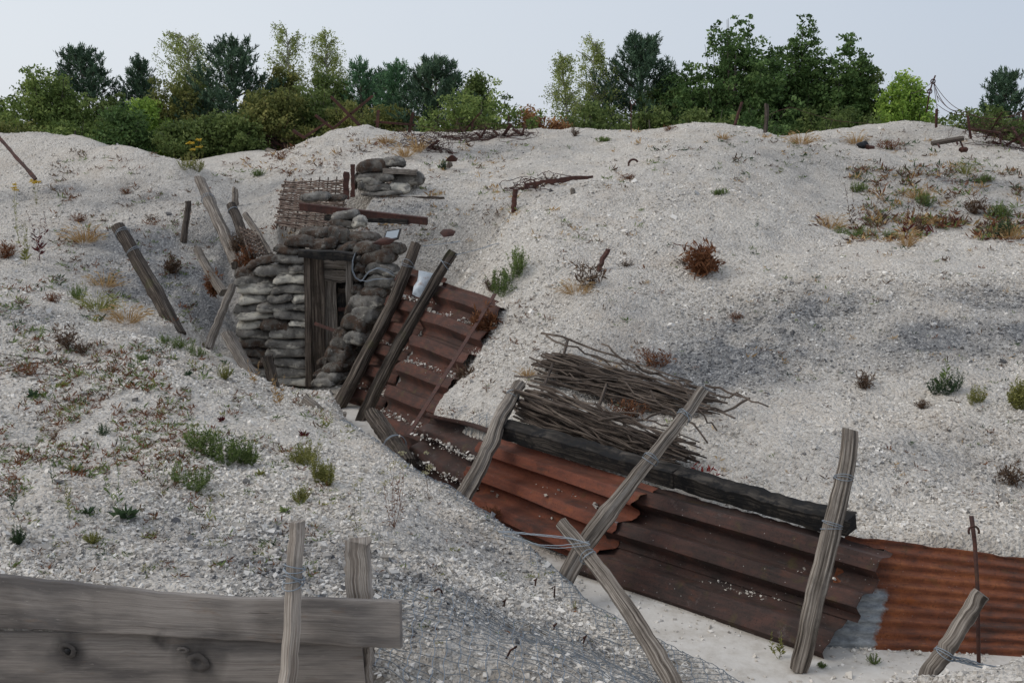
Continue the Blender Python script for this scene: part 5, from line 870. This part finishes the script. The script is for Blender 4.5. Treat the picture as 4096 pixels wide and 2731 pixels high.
# ---------------------------------------------------------------- weeds, tufts and dry bushes
PM = {'green': leaf_mat('weed_green', (.06, .095, .03), (.14, .195, .06), (.27, .33, .12)), 'ygreen': leaf_mat('weed_yellow_green', (.11, .115, .03), (.23, .235, .07), (.37, .35, .13)), 'dgreen': leaf_mat('weed_dark_green', (.022, .045, .022), (.050, .085, .040), (.095, .135, .065)),
 'straw': leaf_mat('straw_grass', (.26, .15, .06), (.42, .27, .12), (.58, .43, .24)), 'rust': leaf_mat('dead_rust_weed', (.085, .034, .018), (.18, .075, .036), (.31, .15, .075)), 'brown': leaf_mat('dead_brown_weed', (.055, .035, .025), (.12, .075, .05), (.21, .15, .10)),
 'wine': leaf_mat('wine_red_leaves', (.05, .012, .014), (.10, .022, .024), (.16, .05, .04)), 'red': leaf_mat('red_stems', (.15, .016, .014), (.26, .03, .024), (.34, .07, .05)), 'yellow': leaf_mat('yellow_blooms', (.42, .26, .02), (.58, .40, .04), (.65, .50, .10)), 'cream': leaf_mat('seed_heads', (.28, .25, .13), (.42, .39, .24), (.58, .56, .42))}
GW = 'weeds growing on the chalk mounds'
def quads(name, items, base):
    # items: (P, U, size, aspect, tone, material)
    V = []; T = []; mi = []; mats = []
    for P, U, sz, asp, t, mk in items:
        n = len(P); d = U / (np.linalg.norm(U, axis=1)[:, None] + 1e-9); s = np.cross(d, RNG.normal(size=(n, 3))); s /= np.linalg.norm(s, axis=1)[:, None] + 1e-9; L = np.broadcast_to(np.asarray(sz, float).reshape(-1, 1), (n, 1)); W = L * asp
        V.append(np.stack([P - d * L * .5, P + s * W * .5, P + d * L * .5, P - s * W * .5], 1)); T.append(np.repeat(t, 4))
        if mk not in mats: mats.append(mk)
        mi += [mats.index(mk)] * n
    V = np.concatenate(V); ob = fast_mesh(name, (V - base).reshape(-1, 3), np.arange(len(V) * 4).reshape(-1, 4), PM[mats[0]], [('tone', np.concatenate(T))], smooth=False)
    for mk in mats[1:]: ob.data.materials.append(PM[mk])
    ob.data.polygons.foreach_set('material_index', np.array(mi, np.int32)); ob.location = [float(q) for q in base]; ob['_o'] = [float(q) for q in base]; return ob
def tones(n, m=.5): return np.clip(m + RNG.normal(size=n) * .24, 0, 1)
def stem(items, a, b, bend, th, mk, seg=6):
    s = np.linspace(0, 1, seg + 1)[:, None]; P = a * (1 - s) + b * s + bend * (s * (1 - s) * 4); d = P[1:] - P[:-1]; L = np.linalg.norm(d, axis=1); items.append(((P[1:] + P[:-1]) / 2, d, L * 1.25, 1, tones(seg), mk)); p, u, l, _, t, k = items[-1]
    for q in (1, 2): items.append((p, u, l, th / np.mean(l), t, k))
    del items[-3]; return P
def plant(kind, x, y, w, h, label, col='green', dens=1.0, base=None, name=None, Y=None):
    b = np.array(D(x, y, Y)) if Y else (GD(x, y) if base is None else np.asarray(base, float)); k = b[1] / FPX * DS * 1.02; W = w * k; H = h * k; px1 = b[1] / 1098.; it = []; g = RNG
    th = max(.004, px1 * .42)
    if kind == 'tuft':
        n = int(130 * dens); a = g.random(n) * 6.283; el = .35 + 1.1 * g.random(n); L = H * (.45 + .65 * g.random(n)); r0 = (W * .22) * g.random(n) ** .5; d = np.stack([np.cos(a) * np.cos(el) * W / H * .8, np.sin(a) * np.cos(el) * .7, np.sin(el)], 1); d /= np.linalg.norm(d, axis=1)[:, None]
        root = b + np.stack([np.cos(a) * r0, np.sin(a) * r0, 0 * a - .01], 1); it.append((root + d * L[:, None] * .45, d, L * .9, np.mean(th / L) * 1.3, tones(n), col)); tip = root + d * L[:, None] * .85; d2 = d + np.stack([np.cos(a) * .8, np.sin(a) * .8, -.5 + 0 * a], 1); it.append((tip + d2 * .12 * L[:, None], d2, L * .35, .14, tones(n, .6), col))
    elif kind == 'bushy':                  # feathery weed: leafy stems from a few roots side by side
        n = int(80 * dens); nr = 2 + int(W / .16) if W > .14 else 1; roots = [(b + np.array((g.normal() * W * .24, g.normal() * W * .16, 0)), .55 + .5 * g.random()) for _ in range(nr)]
        for q_ in roots: q_[0][2] = float(gz(q_[0][0], q_[0][1])) if base is None and Y is None else b[2]
        for i in range(n):
            rb, hs = roots[i % nr]; a = g.random() * 6.283; rr = g.random() ** .6; sw = W * (.5 if nr == 1 else .34); tip = rb + np.array((math.cos(a) * sw * rr, math.sin(a) * sw * .8 * rr, H * hs * (1.05 - .5 * rr * rr) * (.6 + .5 * g.random()))); P = stem(it, rb + np.array((math.cos(a), math.sin(a), 0)) * W * .06 * rr, tip, np.array((math.cos(a), math.sin(a), .2)) * W * .05, th * .8, col); m = 20; s = .2 + .8 * g.random(m); idx = np.clip((s * 6).astype(int), 0, 5); Q = P[idx] + (P[idx + 1] - P[idx]) * (s * 6 - idx)[:, None]
            U = g.normal(size=(m, 3)) + np.array((0, 0, .7)); U /= np.linalg.norm(U, axis=1)[:, None]; L = np.maximum(px1 * 1.3, H * .085) * (.6 + .7 * g.random(m)); it.append((Q + U * L[:, None] * .5, U, L, .36, tones(m, .3 + .4 * np.clip((tip[2] - b[2]) / H, 0, 1)), col))
    elif kind == 'twiggy':                 # dead bush: bare branching twigs
        n = int(46 * dens)
        for i in range(n):
            a = g.random() * 6.283; rr = g.random() ** .5; tip = b + np.array((math.cos(a) * W * .55 * rr, math.sin(a) * W * .45 * rr, H * (.35 + .75 * g.random()) * (1 - .35 * rr))); P = stem(it, b + g.normal(size=3) * np.array((W * .07, W * .07, 0)), tip, g.normal(size=3) * W * .08, th, col); m = 9; idx = g.integers(2, 6, m); Q = P[idx]; U = g.normal(size=(m, 3)) + np.array((0, 0, .5)); U /= np.linalg.norm(U, axis=1)[:, None]; L = H * (.10 + .16 * g.random(m)); it.append((Q + U * L[:, None] * .5, U, L, .22, tones(m), col))
    elif kind == 'stalk':                  # upright stalks with narrow leaves
        for i in range(max(1, int(3 * dens))):
            tip = b + np.array((g.normal() * W * .22, g.normal() * W * .15, H * (.7 + .35 * g.random()))); P = stem(it, b + g.normal(size=3) * np.array((W * .08, W * .08, 0)), tip, g.normal(size=3) * W * .1, th * 1.15, col, 8); m = 30; s = .12 + .88 * g.random(m); idx = np.clip((s * 8).astype(int), 0, 7); Q = P[idx] + (P[idx + 1] - P[idx]) * (s * 8 - idx)[:, None]; a = g.random(m) * 6.283; U = np.stack([np.cos(a), np.sin(a), .5 + .5 * g.random(m)], 1); U /= np.linalg.norm(U, axis=1)[:, None]; L = np.maximum(px1 * 1.8, W * .35 * (1.1 - s)); it.append((Q + U * L[:, None] * .5, U, L, .26, tones(m), col))
    elif kind == 'rosette':
        nr = 1
        for _ in range(nr):
            c = b + (np.array((g.normal() * W * .15, g.normal() * W * .09, 0)) if nr > 1 else 0); c[2] = float(gz(c[0], c[1])); n = int(16 * dens) + 4; a = g.random(n) * 6.283; el = .15 + .9 * g.random(n); d = np.stack([np.cos(a) * np.cos(el), np.sin(a) * np.cos(el), np.sin(el)], 1); L = np.minimum(W * .45, .11) * (.45 + .7 * g.random(n)); it.append((c + d * L[:, None] * .5 + np.array((0, 0, .008)), d, L, .34, tones(n), col))
            m = 30; Q = c + g.normal(size=(m, 3)) * np.array((1, 1, .5)) * min(W * .2, .05) + np.array((0, 0, H * .25)); it.append((Q, g.normal(size=(m, 3)) + np.array((0, 0, .5)), np.full(m, max(px1 * 1.6, .02)), .5, tones(m), col))
    elif kind in ('umbel', 'ragwort'):
        hc = 'cream' if kind == 'umbel' else 'yellow'
        for i in range(int(5 * dens)):
            tip = b + np.array((g.normal() * W * .14, g.normal() * W * .10, H * (.6 + .45 * g.random()))); P = stem(it, b, tip, g.normal(size=3) * W * .08, th, col, 7); m = 26; Q = tip + g.normal(size=(m, 3)) * np.array((1, 1, .55 if kind == 'umbel' else .35)) * max(px1 * 1.3, .013); it.append((Q, g.normal(size=(m, 3)), np.full(m, max(.013, px1 * 2.2)), .6, tones(m), hc)); m = 12; idx = g.integers(0, 6, m); U = g.normal(size=(m, 3)) + np.array((0, 0, .6)); L = np.full(m, max(px1 * 2, H * .07)); it.append((P[idx] + U * .02, U, L, .2, tones(m), col))
    o = quads(name or {'tuft': 'grass_tuft', 'bushy': 'weed', 'twiggy': 'dry_bush', 'stalk': 'stalk_weed', 'rosette': 'rosette_weed', 'umbel': 'wild_carrot', 'ragwort': 'ragwort'}[kind], it, b); return tag(o, label, {'tuft': 'grass tuft', 'twiggy': 'dry bush'}.get(kind, 'weed'), GW)
for a in [
 ('bushy',465,1042,118,82,'largest feathery green weed clump on the near left mound','green',2.2),('bushy',445,1118,88,60,'green clump with a reddish foot just below the largest one','green',1.3),('bushy',575,1070,72,58,'grey-green weed right of the largest clump','green',.9),('bushy',690,1062,95,60,'olive weed clump at the head of the yellowing row','ygreen',1.3),('bushy',748,1112,62,72,'yellow-olive weed at the end of the yellowing row','ygreen',1.3),('bushy',700,1152,62,52,'sparse yellow-green weed below the yellowing row','ygreen',.7),('rosette',655,1178,44,20,'low green weed above the upright wired post','green'),('rosette',600,1092,40,26,'small light green weed beneath the grey-green one','ygreen'),
 ('bushy',160,1078,46,26,'bright green fern-like weed at the left','green',.7),('bushy',240,998,54,34,'small grey-green weed in the middle of the left mound','dgreen',.6),('rosette',290,1192,112,30,'wide dark green rosette with thin stems on the left','dgreen',1.4),('rosette',205,1182,55,30,'dark rosette beside the wide one','dgreen'),('bushy',235,1252,52,46,'small yellow-green weed near the boards','ygreen',.6),('stalk',160,1192,42,112,'tall pale yellow-green stalk weed on the left','ygreen',1.3),('stalk',268,1168,60,128,'tall thin green stalks rising from the rosettes','green',.9),('stalk',330,1102,40,78,'wine-stemmed seedling with dark leaves','wine',.6),('stalk',120,1112,36,92,'thin grey-green stalk beside the fern-like weed','dgreen',.7),('stalk',28,1172,40,72,'dark stalk weed near the left photo edge','dgreen',.7),('bushy',36,1248,62,50,'greyish spiky weed in the left corner above the boards','dgreen',.7),
 ('rosette',75,912,52,32,'dark green leafy weed at the left edge','dgreen'),('rosette',138,888,46,12,'bright lime leaf spray on the left mound','ygreen',.7),('bushy',325,828,36,20,'small green weed high on the near mound','green',.5),('rosette',432,862,36,26,'dark thistle-like weed near the mound rim','dgreen'),('bushy',372,788,44,28,'first green weed along the rim below the long dark post','green',.5),('bushy',412,800,46,26,'second green weed along the rim below the long dark post','green',.6),('bushy',448,815,42,34,'third green weed along the rim, nearest the grey pole','green',.6),('bushy',508,866,62,36,'yellow-green weed at the rim before the sandbag wall','ygreen',.8),
 ('tuft',222,712,110,44,'broad olive grass patch at the gully edge','ygreen',2.0),('bushy',185,690,60,40,'blue-green weed at the top of the olive grass','green',.8),('tuft',292,742,80,50,'orange dry grass trailing below the olive patch','straw',1.3),('tuft',240,660,80,42,'pale orange dry grass above the olive patch','straw',1.0),('twiggy',122,692,52,22,'flat red-brown weed mat left of the olive grass','rust'),('twiggy',152,800,56,68,'dead brown stalk bush on the near mound','brown',.6),('twiggy',190,812,50,40,'dead leafy stalk beside the brown bush','brown',.5),('twiggy',70,862,100,34,'wide brown sprig mat near the left edge','rust',.8),
 ('ragwort',44,560,36,150,'tallest yellow-topped ragwort at the left edge','ygreen',.7),('ragwort',84,470,30,52,'yellowing ragwort higher on the left slope','ygreen',.8),('stalk',92,600,60,120,'reddish branching stalk on the left slope','wine',1.0),('stalk',60,610,50,100,'yellow-green stalks among the reddish one','ygreen',1.0),('twiggy',12,592,70,44,'rusty bush cut by the left photo edge','rust',1.2),('tuft',194,558,64,46,'straw tuft alone on the left slope','straw',1.2),('twiggy',395,628,46,50,'round brown bush above the gully','brown',1.2),('twiggy',292,445,40,16,'small rust mat high on the left mound','rust',.6),('twiggy',180,510,44,26,'rust-brown weed on the left slope band','rust',.7),('twiggy',348,505,40,16,'brown weed left of the thin upright stake','brown',.5),
 ('rosette',510,968,34,26,'wine-red rosette on the near mound','wine'),('rosette',698,1003,44,20,'wine-red leaves near the mound rim','wine'),('stalk',590,885,40,62,'orange dry stalks at the rim before the broken post','straw',.8),('stalk',640,935,50,80,'yellow-orange stalks at the rim before the two stakes','straw',1.0),('stalk',742,985,44,60,'yellow-green stalk by the split stump','ygreen',.8),('umbel',905,1212,130,180,'wild carrot with many round seed heads over the mesh','rust',1.6),('umbel',985,1150,60,110,'wild carrot with pale heads at the rim','brown',.9),('umbel',822,1225,30,160,'thin wild carrot stem behind the bare stake','ygreen',.4),
 ('bushy',1190,642,92,66,'green bush above the curved rusty sheets','green',1.6),('twiggy',1130,668,52,38,'brown bush left of the green one','brown',.8),('twiggy',1612,632,92,92,'largest rust-brown dry bush on the right mound','rust',2.4),('twiggy',1570,606,42,16,'flat brown mat left of the largest dry bush','brown',.7),('tuft',1322,674,86,38,'straw tuft on the right slope near the tilted picket','straw',1.2),('twiggy',1352,660,90,78,'thin twiggy weed beside the straw tuft','brown',.5),('twiggy',1437,612,42,16,'small dark brown mat right of the tilted picket','brown',.8),('twiggy',1690,732,42,18,'rusty mat in the middle of the right mound','rust',.8),
 ('tuft',1905,526,76,40,'straw grass at the left end of the valley weeds','straw',1.2),('bushy',1955,541,100,28,'green weed strip along the crest edge','green',1.3),('stalk',1958,528,40,92,'first brown stalk in the valley','brown',1.2),('stalk',1998,534,40,82,'second brown stalk in the valley','brown',1.0),('stalk',2078,546,44,100,'wine-brown stalk cluster in the valley','wine',1.2),('stalk',2112,548,50,92,'brown stalks at the right of the valley','brown',1.2),('bushy',2040,549,70,24,'small green weeds under the valley stalks','green',.8),
 ('bushy',2170,904,74,62,'dark green spiky plant low on the right','dgreen',1.1),('stalk',2165,905,90,110,'thin green stems over the spiky plant on the right','green',.6),('bushy',2245,924,62,50,'olive plant right of the spiky one','ygreen',.7),('twiggy',1985,892,56,52,'brown and green plant in the middle right','brown',.9),('twiggy',2118,938,46,26,'dark brown root clod on the lower right','brown',1.0),('bushy',2330,936,80,84,'olive bush at the right photo edge','ygreen',1.2),('twiggy',2322,1112,66,70,'dead brown weed at the right photo edge','brown',.7),('stalk',2290,1180,40,90,'sparse stalk above the iron stake','brown',.6),
 ('bushy',2133,472,52,38,'green bush in the valley on the right','green',1.0),('tuft',2106,458,50,36,'straw tuft beside the valley bush','straw',.9),('twiggy',2240,492,66,50,'brown dead tangle right of the valley bush','brown',1.0),('bushy',2293,502,46,50,'light green bush at the right of the valley','green',.8),('bushy',2301,547,54,56,'dark green bush on the crest at the right','dgreen',1.0),('tuft',2322,549,60,34,'straw strip on the crest at the right edge','straw',1.0),('bushy',2265,416,48,22,'low green mat on the far right slope','green',.8),('tuft',2218,402,26,34,'upright olive tuft on the far right slope','ygreen',.6),('twiggy',2045,344,64,30,'rust-red bush on the far right mound','rust',1.0),('tuft',2082,567,36,46,'straw tuft below the crest on the right','straw',.8),
 ('tuft',1840,332,52,34,'straw grass left of the black iron scrap','straw',1.0),('tuft',1966,332,44,30,'straw grass on the far right mound top','straw',.8),('tuft',1660,320,30,20,'small straw tuft on the highest mound','straw',.6),('bushy',1980,442,40,26,'round green bush on the middle right slope','green',.8),('bushy',1650,448,36,22,'green weed on the crest of the near right mound','green',.7),('twiggy',1440,410,60,12,'flat rusty mat on the middle slope','rust',.8),('bushy',1385,326,42,12,'green mat by the skyline gap','green',.6),('twiggy',1320,313,28,24,'brown weed at the skyline gap','brown',.6),('twiggy',1535,300,46,14,'rusty weed at the shoulder of the highest mound','rust',.6),('stalk',1735,528,26,44,'small dark stalk on the near crest','dgreen',.6),
 ('twiggy',1500,842,110,62,'rusty dead weed draped above the brushwood','rust',.8),('tuft',1404,852,36,22,'straw tuft above the brushwood','straw',.7),('twiggy',1445,962,100,60,'orange dead weed caught in the brushwood','rust',.9),('tuft',1210,866,30,28,'orange tuft at the left end of the brushwood','straw',.7),('twiggy',1615,1130,80,80,'bright red thin-stemmed plant on the charred beam','red',.6),('bushy',2005,1530,44,26,'light green weed at the foot of the zinc sheet end','green',.6),('stalk',1792,1512,56,66,'yellow-green weed on the floor before the dark sheets','ygreen',1.0),('bushy',1885,1534,30,18,'small green weed on the floor by the crooked post','green',.5),
 ('bushy',440,388,66,40,'yellow-green ragged weed in the saddle','ygreen',.8),('ragwort',455,386,60,60,'yellow flowering ragwort in the saddle','ygreen',1.0),('tuft',930,362,36,34,'straw tuft left of the dense wire knot','straw',.8),('tuft',890,330,40,26,'straw grass on the hump','straw',.7),('tuft',960,352,30,40,'pale dry grass at the wire knot','straw',.6),('bushy',600,402,40,24,'green weed on the shoulder of the hump','green',.5),('twiggy',650,365,60,24,'rust weeds on the left shoulder of the hump','rust',.7),('bushy',1010,390,24,26,'small green bush under the tangle row','dgreen',.5)]: plant(*a)
for (x, y, w, h, Y, lab) in [(570,600,56,70,17.0,'rusty dry weed hanging in the branch trench hurdle'),(545,560,40,50,17.4,'brown weed clinging to the notched posts'),(492,655,36,76,16.1,'red-brown weed hanging on the weathered post'),(1112,745,60,100,12.95,'red-brown weed at the end of the curved rusty sheet'),(1068,868,50,76,12.2,'pale brown weed tangle at the lower sheet end'),(1130,1175,70,40,9.6,'small dark weed growing on the red sheet end')]: plant('twiggy', x, y + h * .35, w, h, lab, 'rust' if 'red' in lab or 'rusty' in lab else 'brown', 1.0, Y=Y)
# small sprigs nobody could count
def sprigs():
    it = []; zones = [((0, 640, 760, 1330), 1700, ('rust', 'rust', 'green', 'green', 'dgreen', 'brown', 'ygreen'), 15.5), ((0, 800, 450, 1150), 900, ('rust', 'green', 'rust', 'brown'), 15), ((1200, 560, 2350, 1200), 420, ('brown', 'brown', 'green', 'dgreen', 'rust', 'straw'), 13), ((1880, 505, 2350, 556), 260, ('brown', 'straw', 'green', 'rust', 'wine'), 22), ((1900, 380, 2350, 550), 520, ('brown', 'straw', 'green', 'dgreen', 'rust'), 16), ((1250, 300, 2350, 420), 260, ('green', 'straw', 'dgreen', 'brown'), 12), ((120, 340, 560, 640), 330, ('rust', 'brown', 'brown', 'green'), 12), ((560, 300, 960, 420), 150, ('straw', 'brown', 'rust'), 13), ((560, 860, 1560, 1500), 380, ('ygreen', 'brown', 'rust', 'green'), 13), ((960, 330, 1500, 560), 240, ('straw', 'brown', 'green'), 12), ((900, 690, 1250, 960), 120, ('brown', 'rust'), 12), ((600, 400, 1000, 560), 110, ('straw', 'brown', 'rust'), 14)]
    for (x0, y0, x1, y1), n, cols, sz in zones:
        k = 0
        for _ in range(n * 3):
            if k >= n: break
            x, y = x0 + (x1 - x0) * RNG.random(), y0 + (y1 - y0) * RNG.random()
            if fbm(np.array(x * .017), np.array(y * .026), 3) < .02 * RNG.normal() + .0: continue
            b = None; a_, b_ = ray(x * DS, y * DS); ys = YS; z = gz(a_ * ys, ys); q = np.argmax(z >= EYE + b_ * ys)
            if q == 0: continue
            yy = ys[q]; p = np.array((a_ * yy, yy, z[q]))
            if p[1] < 4.95 or trench(p[:1], p[1:2])[1][0] < .25 or (p[0] < -.45 and p[1] < 5.02 - .19 * (p[0] + .53)): continue
            k += 1; s = sz * (.5 + .9 * RNG.random() ** 2) * yy / 2522; m = RNG.integers(6, 13); px1 = yy / 1098.; U = RNG.normal(size=(m, 3)) * np.array((1, 1, .5)) + np.array((0, 0, .55)); U /= np.linalg.norm(U, axis=1)[:, None]; L = s * (.5 + .7 * RNG.random(m)); it.append((p + U * L[:, None] * .5 + RNG.normal(size=(m, 3)) * np.array((s * .35, s * .35, 0)), U, L, min(.6, max(.18, .7 * px1 / s)), tones(m), cols[RNG.integers(len(cols))]))
    o = quads('low_weeds', it, np.zeros(3)); tag(o, 'scattered tiny rusty and green sprigs over the chalk', 'weeds', kind='stuff')
YS = np.concatenate([np.arange(4.6, 14, .03), np.arange(14, 29, .06)])
sprigs()
# ---------------------------------------------------------------- wire mesh over the near mound
def netting():
    m = MB(); sp = .068; d1 = R(38); 
    def keep(x, y):
        _, td = trench(x, y); near = (td < .42 + .3 * fbm(x * 1.3, y * 1.3)) & (td > .02) & (y < 11.3) & (x < 1.6) & (y < 8.5 - .9 * (x - .2)) | ((td < .45) & (td > .02) & (y > 8) & (y < 11.3))
        body = (x > -1.15) & (y > 4.95) & (y < 6.35 + .55 * np.clip(x, -1, 1) + .5 * fbm(x * 2, y * 2)) & (td > .03) & (x < 1.6) & ~((x < -.45) & (y < 5.02 - .19 * (x + .53)))
        fp = np.array(FOOT[2][:2]); return (near | body) & (fbm(x * 1.7 + 11, y * 1.7) > -.20)
    for sgn in (1, -1):
        dv = np.array((math.cos(R(-52) + sgn * d1), math.sin(R(-52) + sgn * d1))); nv = np.array((-dv[1], dv[0])); t = np.arange(-5, 5, .034)
        for k in range(-75, 76):
            o = np.array((-.2, 7.4)) + nv * k * sp; x = o[0] + dv[0] * t + nv[0] * .006 * np.sin(t * 40) + .07 * fbm(t * 1.6, t * 0 + k); y = o[1] + dv[1] * t + nv[1] * .006 * np.sin(t * 40); kk = keep(x, y); z = gz(x, y) + .018 + .03 * np.maximum(0, fbm(x * 2.3, y * 2.3)) + .006 * np.sin(t * 30 + k)
            i = 0
            while i < len(t):
                if kk[i]:
                    j = i
                    while j < len(t) and kk[j]: j += 1
                    if j - i > 4: m.tube(np.stack([x, y, z], 1)[i:j], .0027, 3, False)
                    i = j
                else: i += 1
    o = m.build('wire_netting', M['wire'], smooth=False); tag(o, 'galvanised wire mesh pegged over the rim of the near mound', 'wire mesh')
netting()
for (x, y, dx, dy, lab) in [(150, 840, -45, -25, 'bent rusty peg near the left of the mesh'), (610, 940, 30, -45, 'hooked rusty peg in the middle of the mesh'), (1010, 860, 10, -70, 'tall curled rusty peg at the trench rim'), (860, 760, 20, -30, 'small rusty peg under the barbed wires'), (1000, 1110, 35, -25, 'rusty peg low in the mesh above the bottom edge'), (1230, 1230, 40, -50, 'straight rusty peg near the hewn post'), (620, 1330, 100, -60, 'long rusty peg lowest in the mesh')]:
    a = ground_hit(*Z8(x, y)); b_ = at(*Z8(x + dx, y + dy), a[1] - .02) + np.array((0, 0, .02)); m = MB(); m.tube([a - (0, 0, .03), (a + b_) / 2 + np.array((0, -.01, .015)), b_, b_ + np.array((-.025, 0, -.018))], .006, 6); tag(m.build('rusty_peg', M['iron']), lab, 'peg', 'rusty pegs pinning the wire mesh')
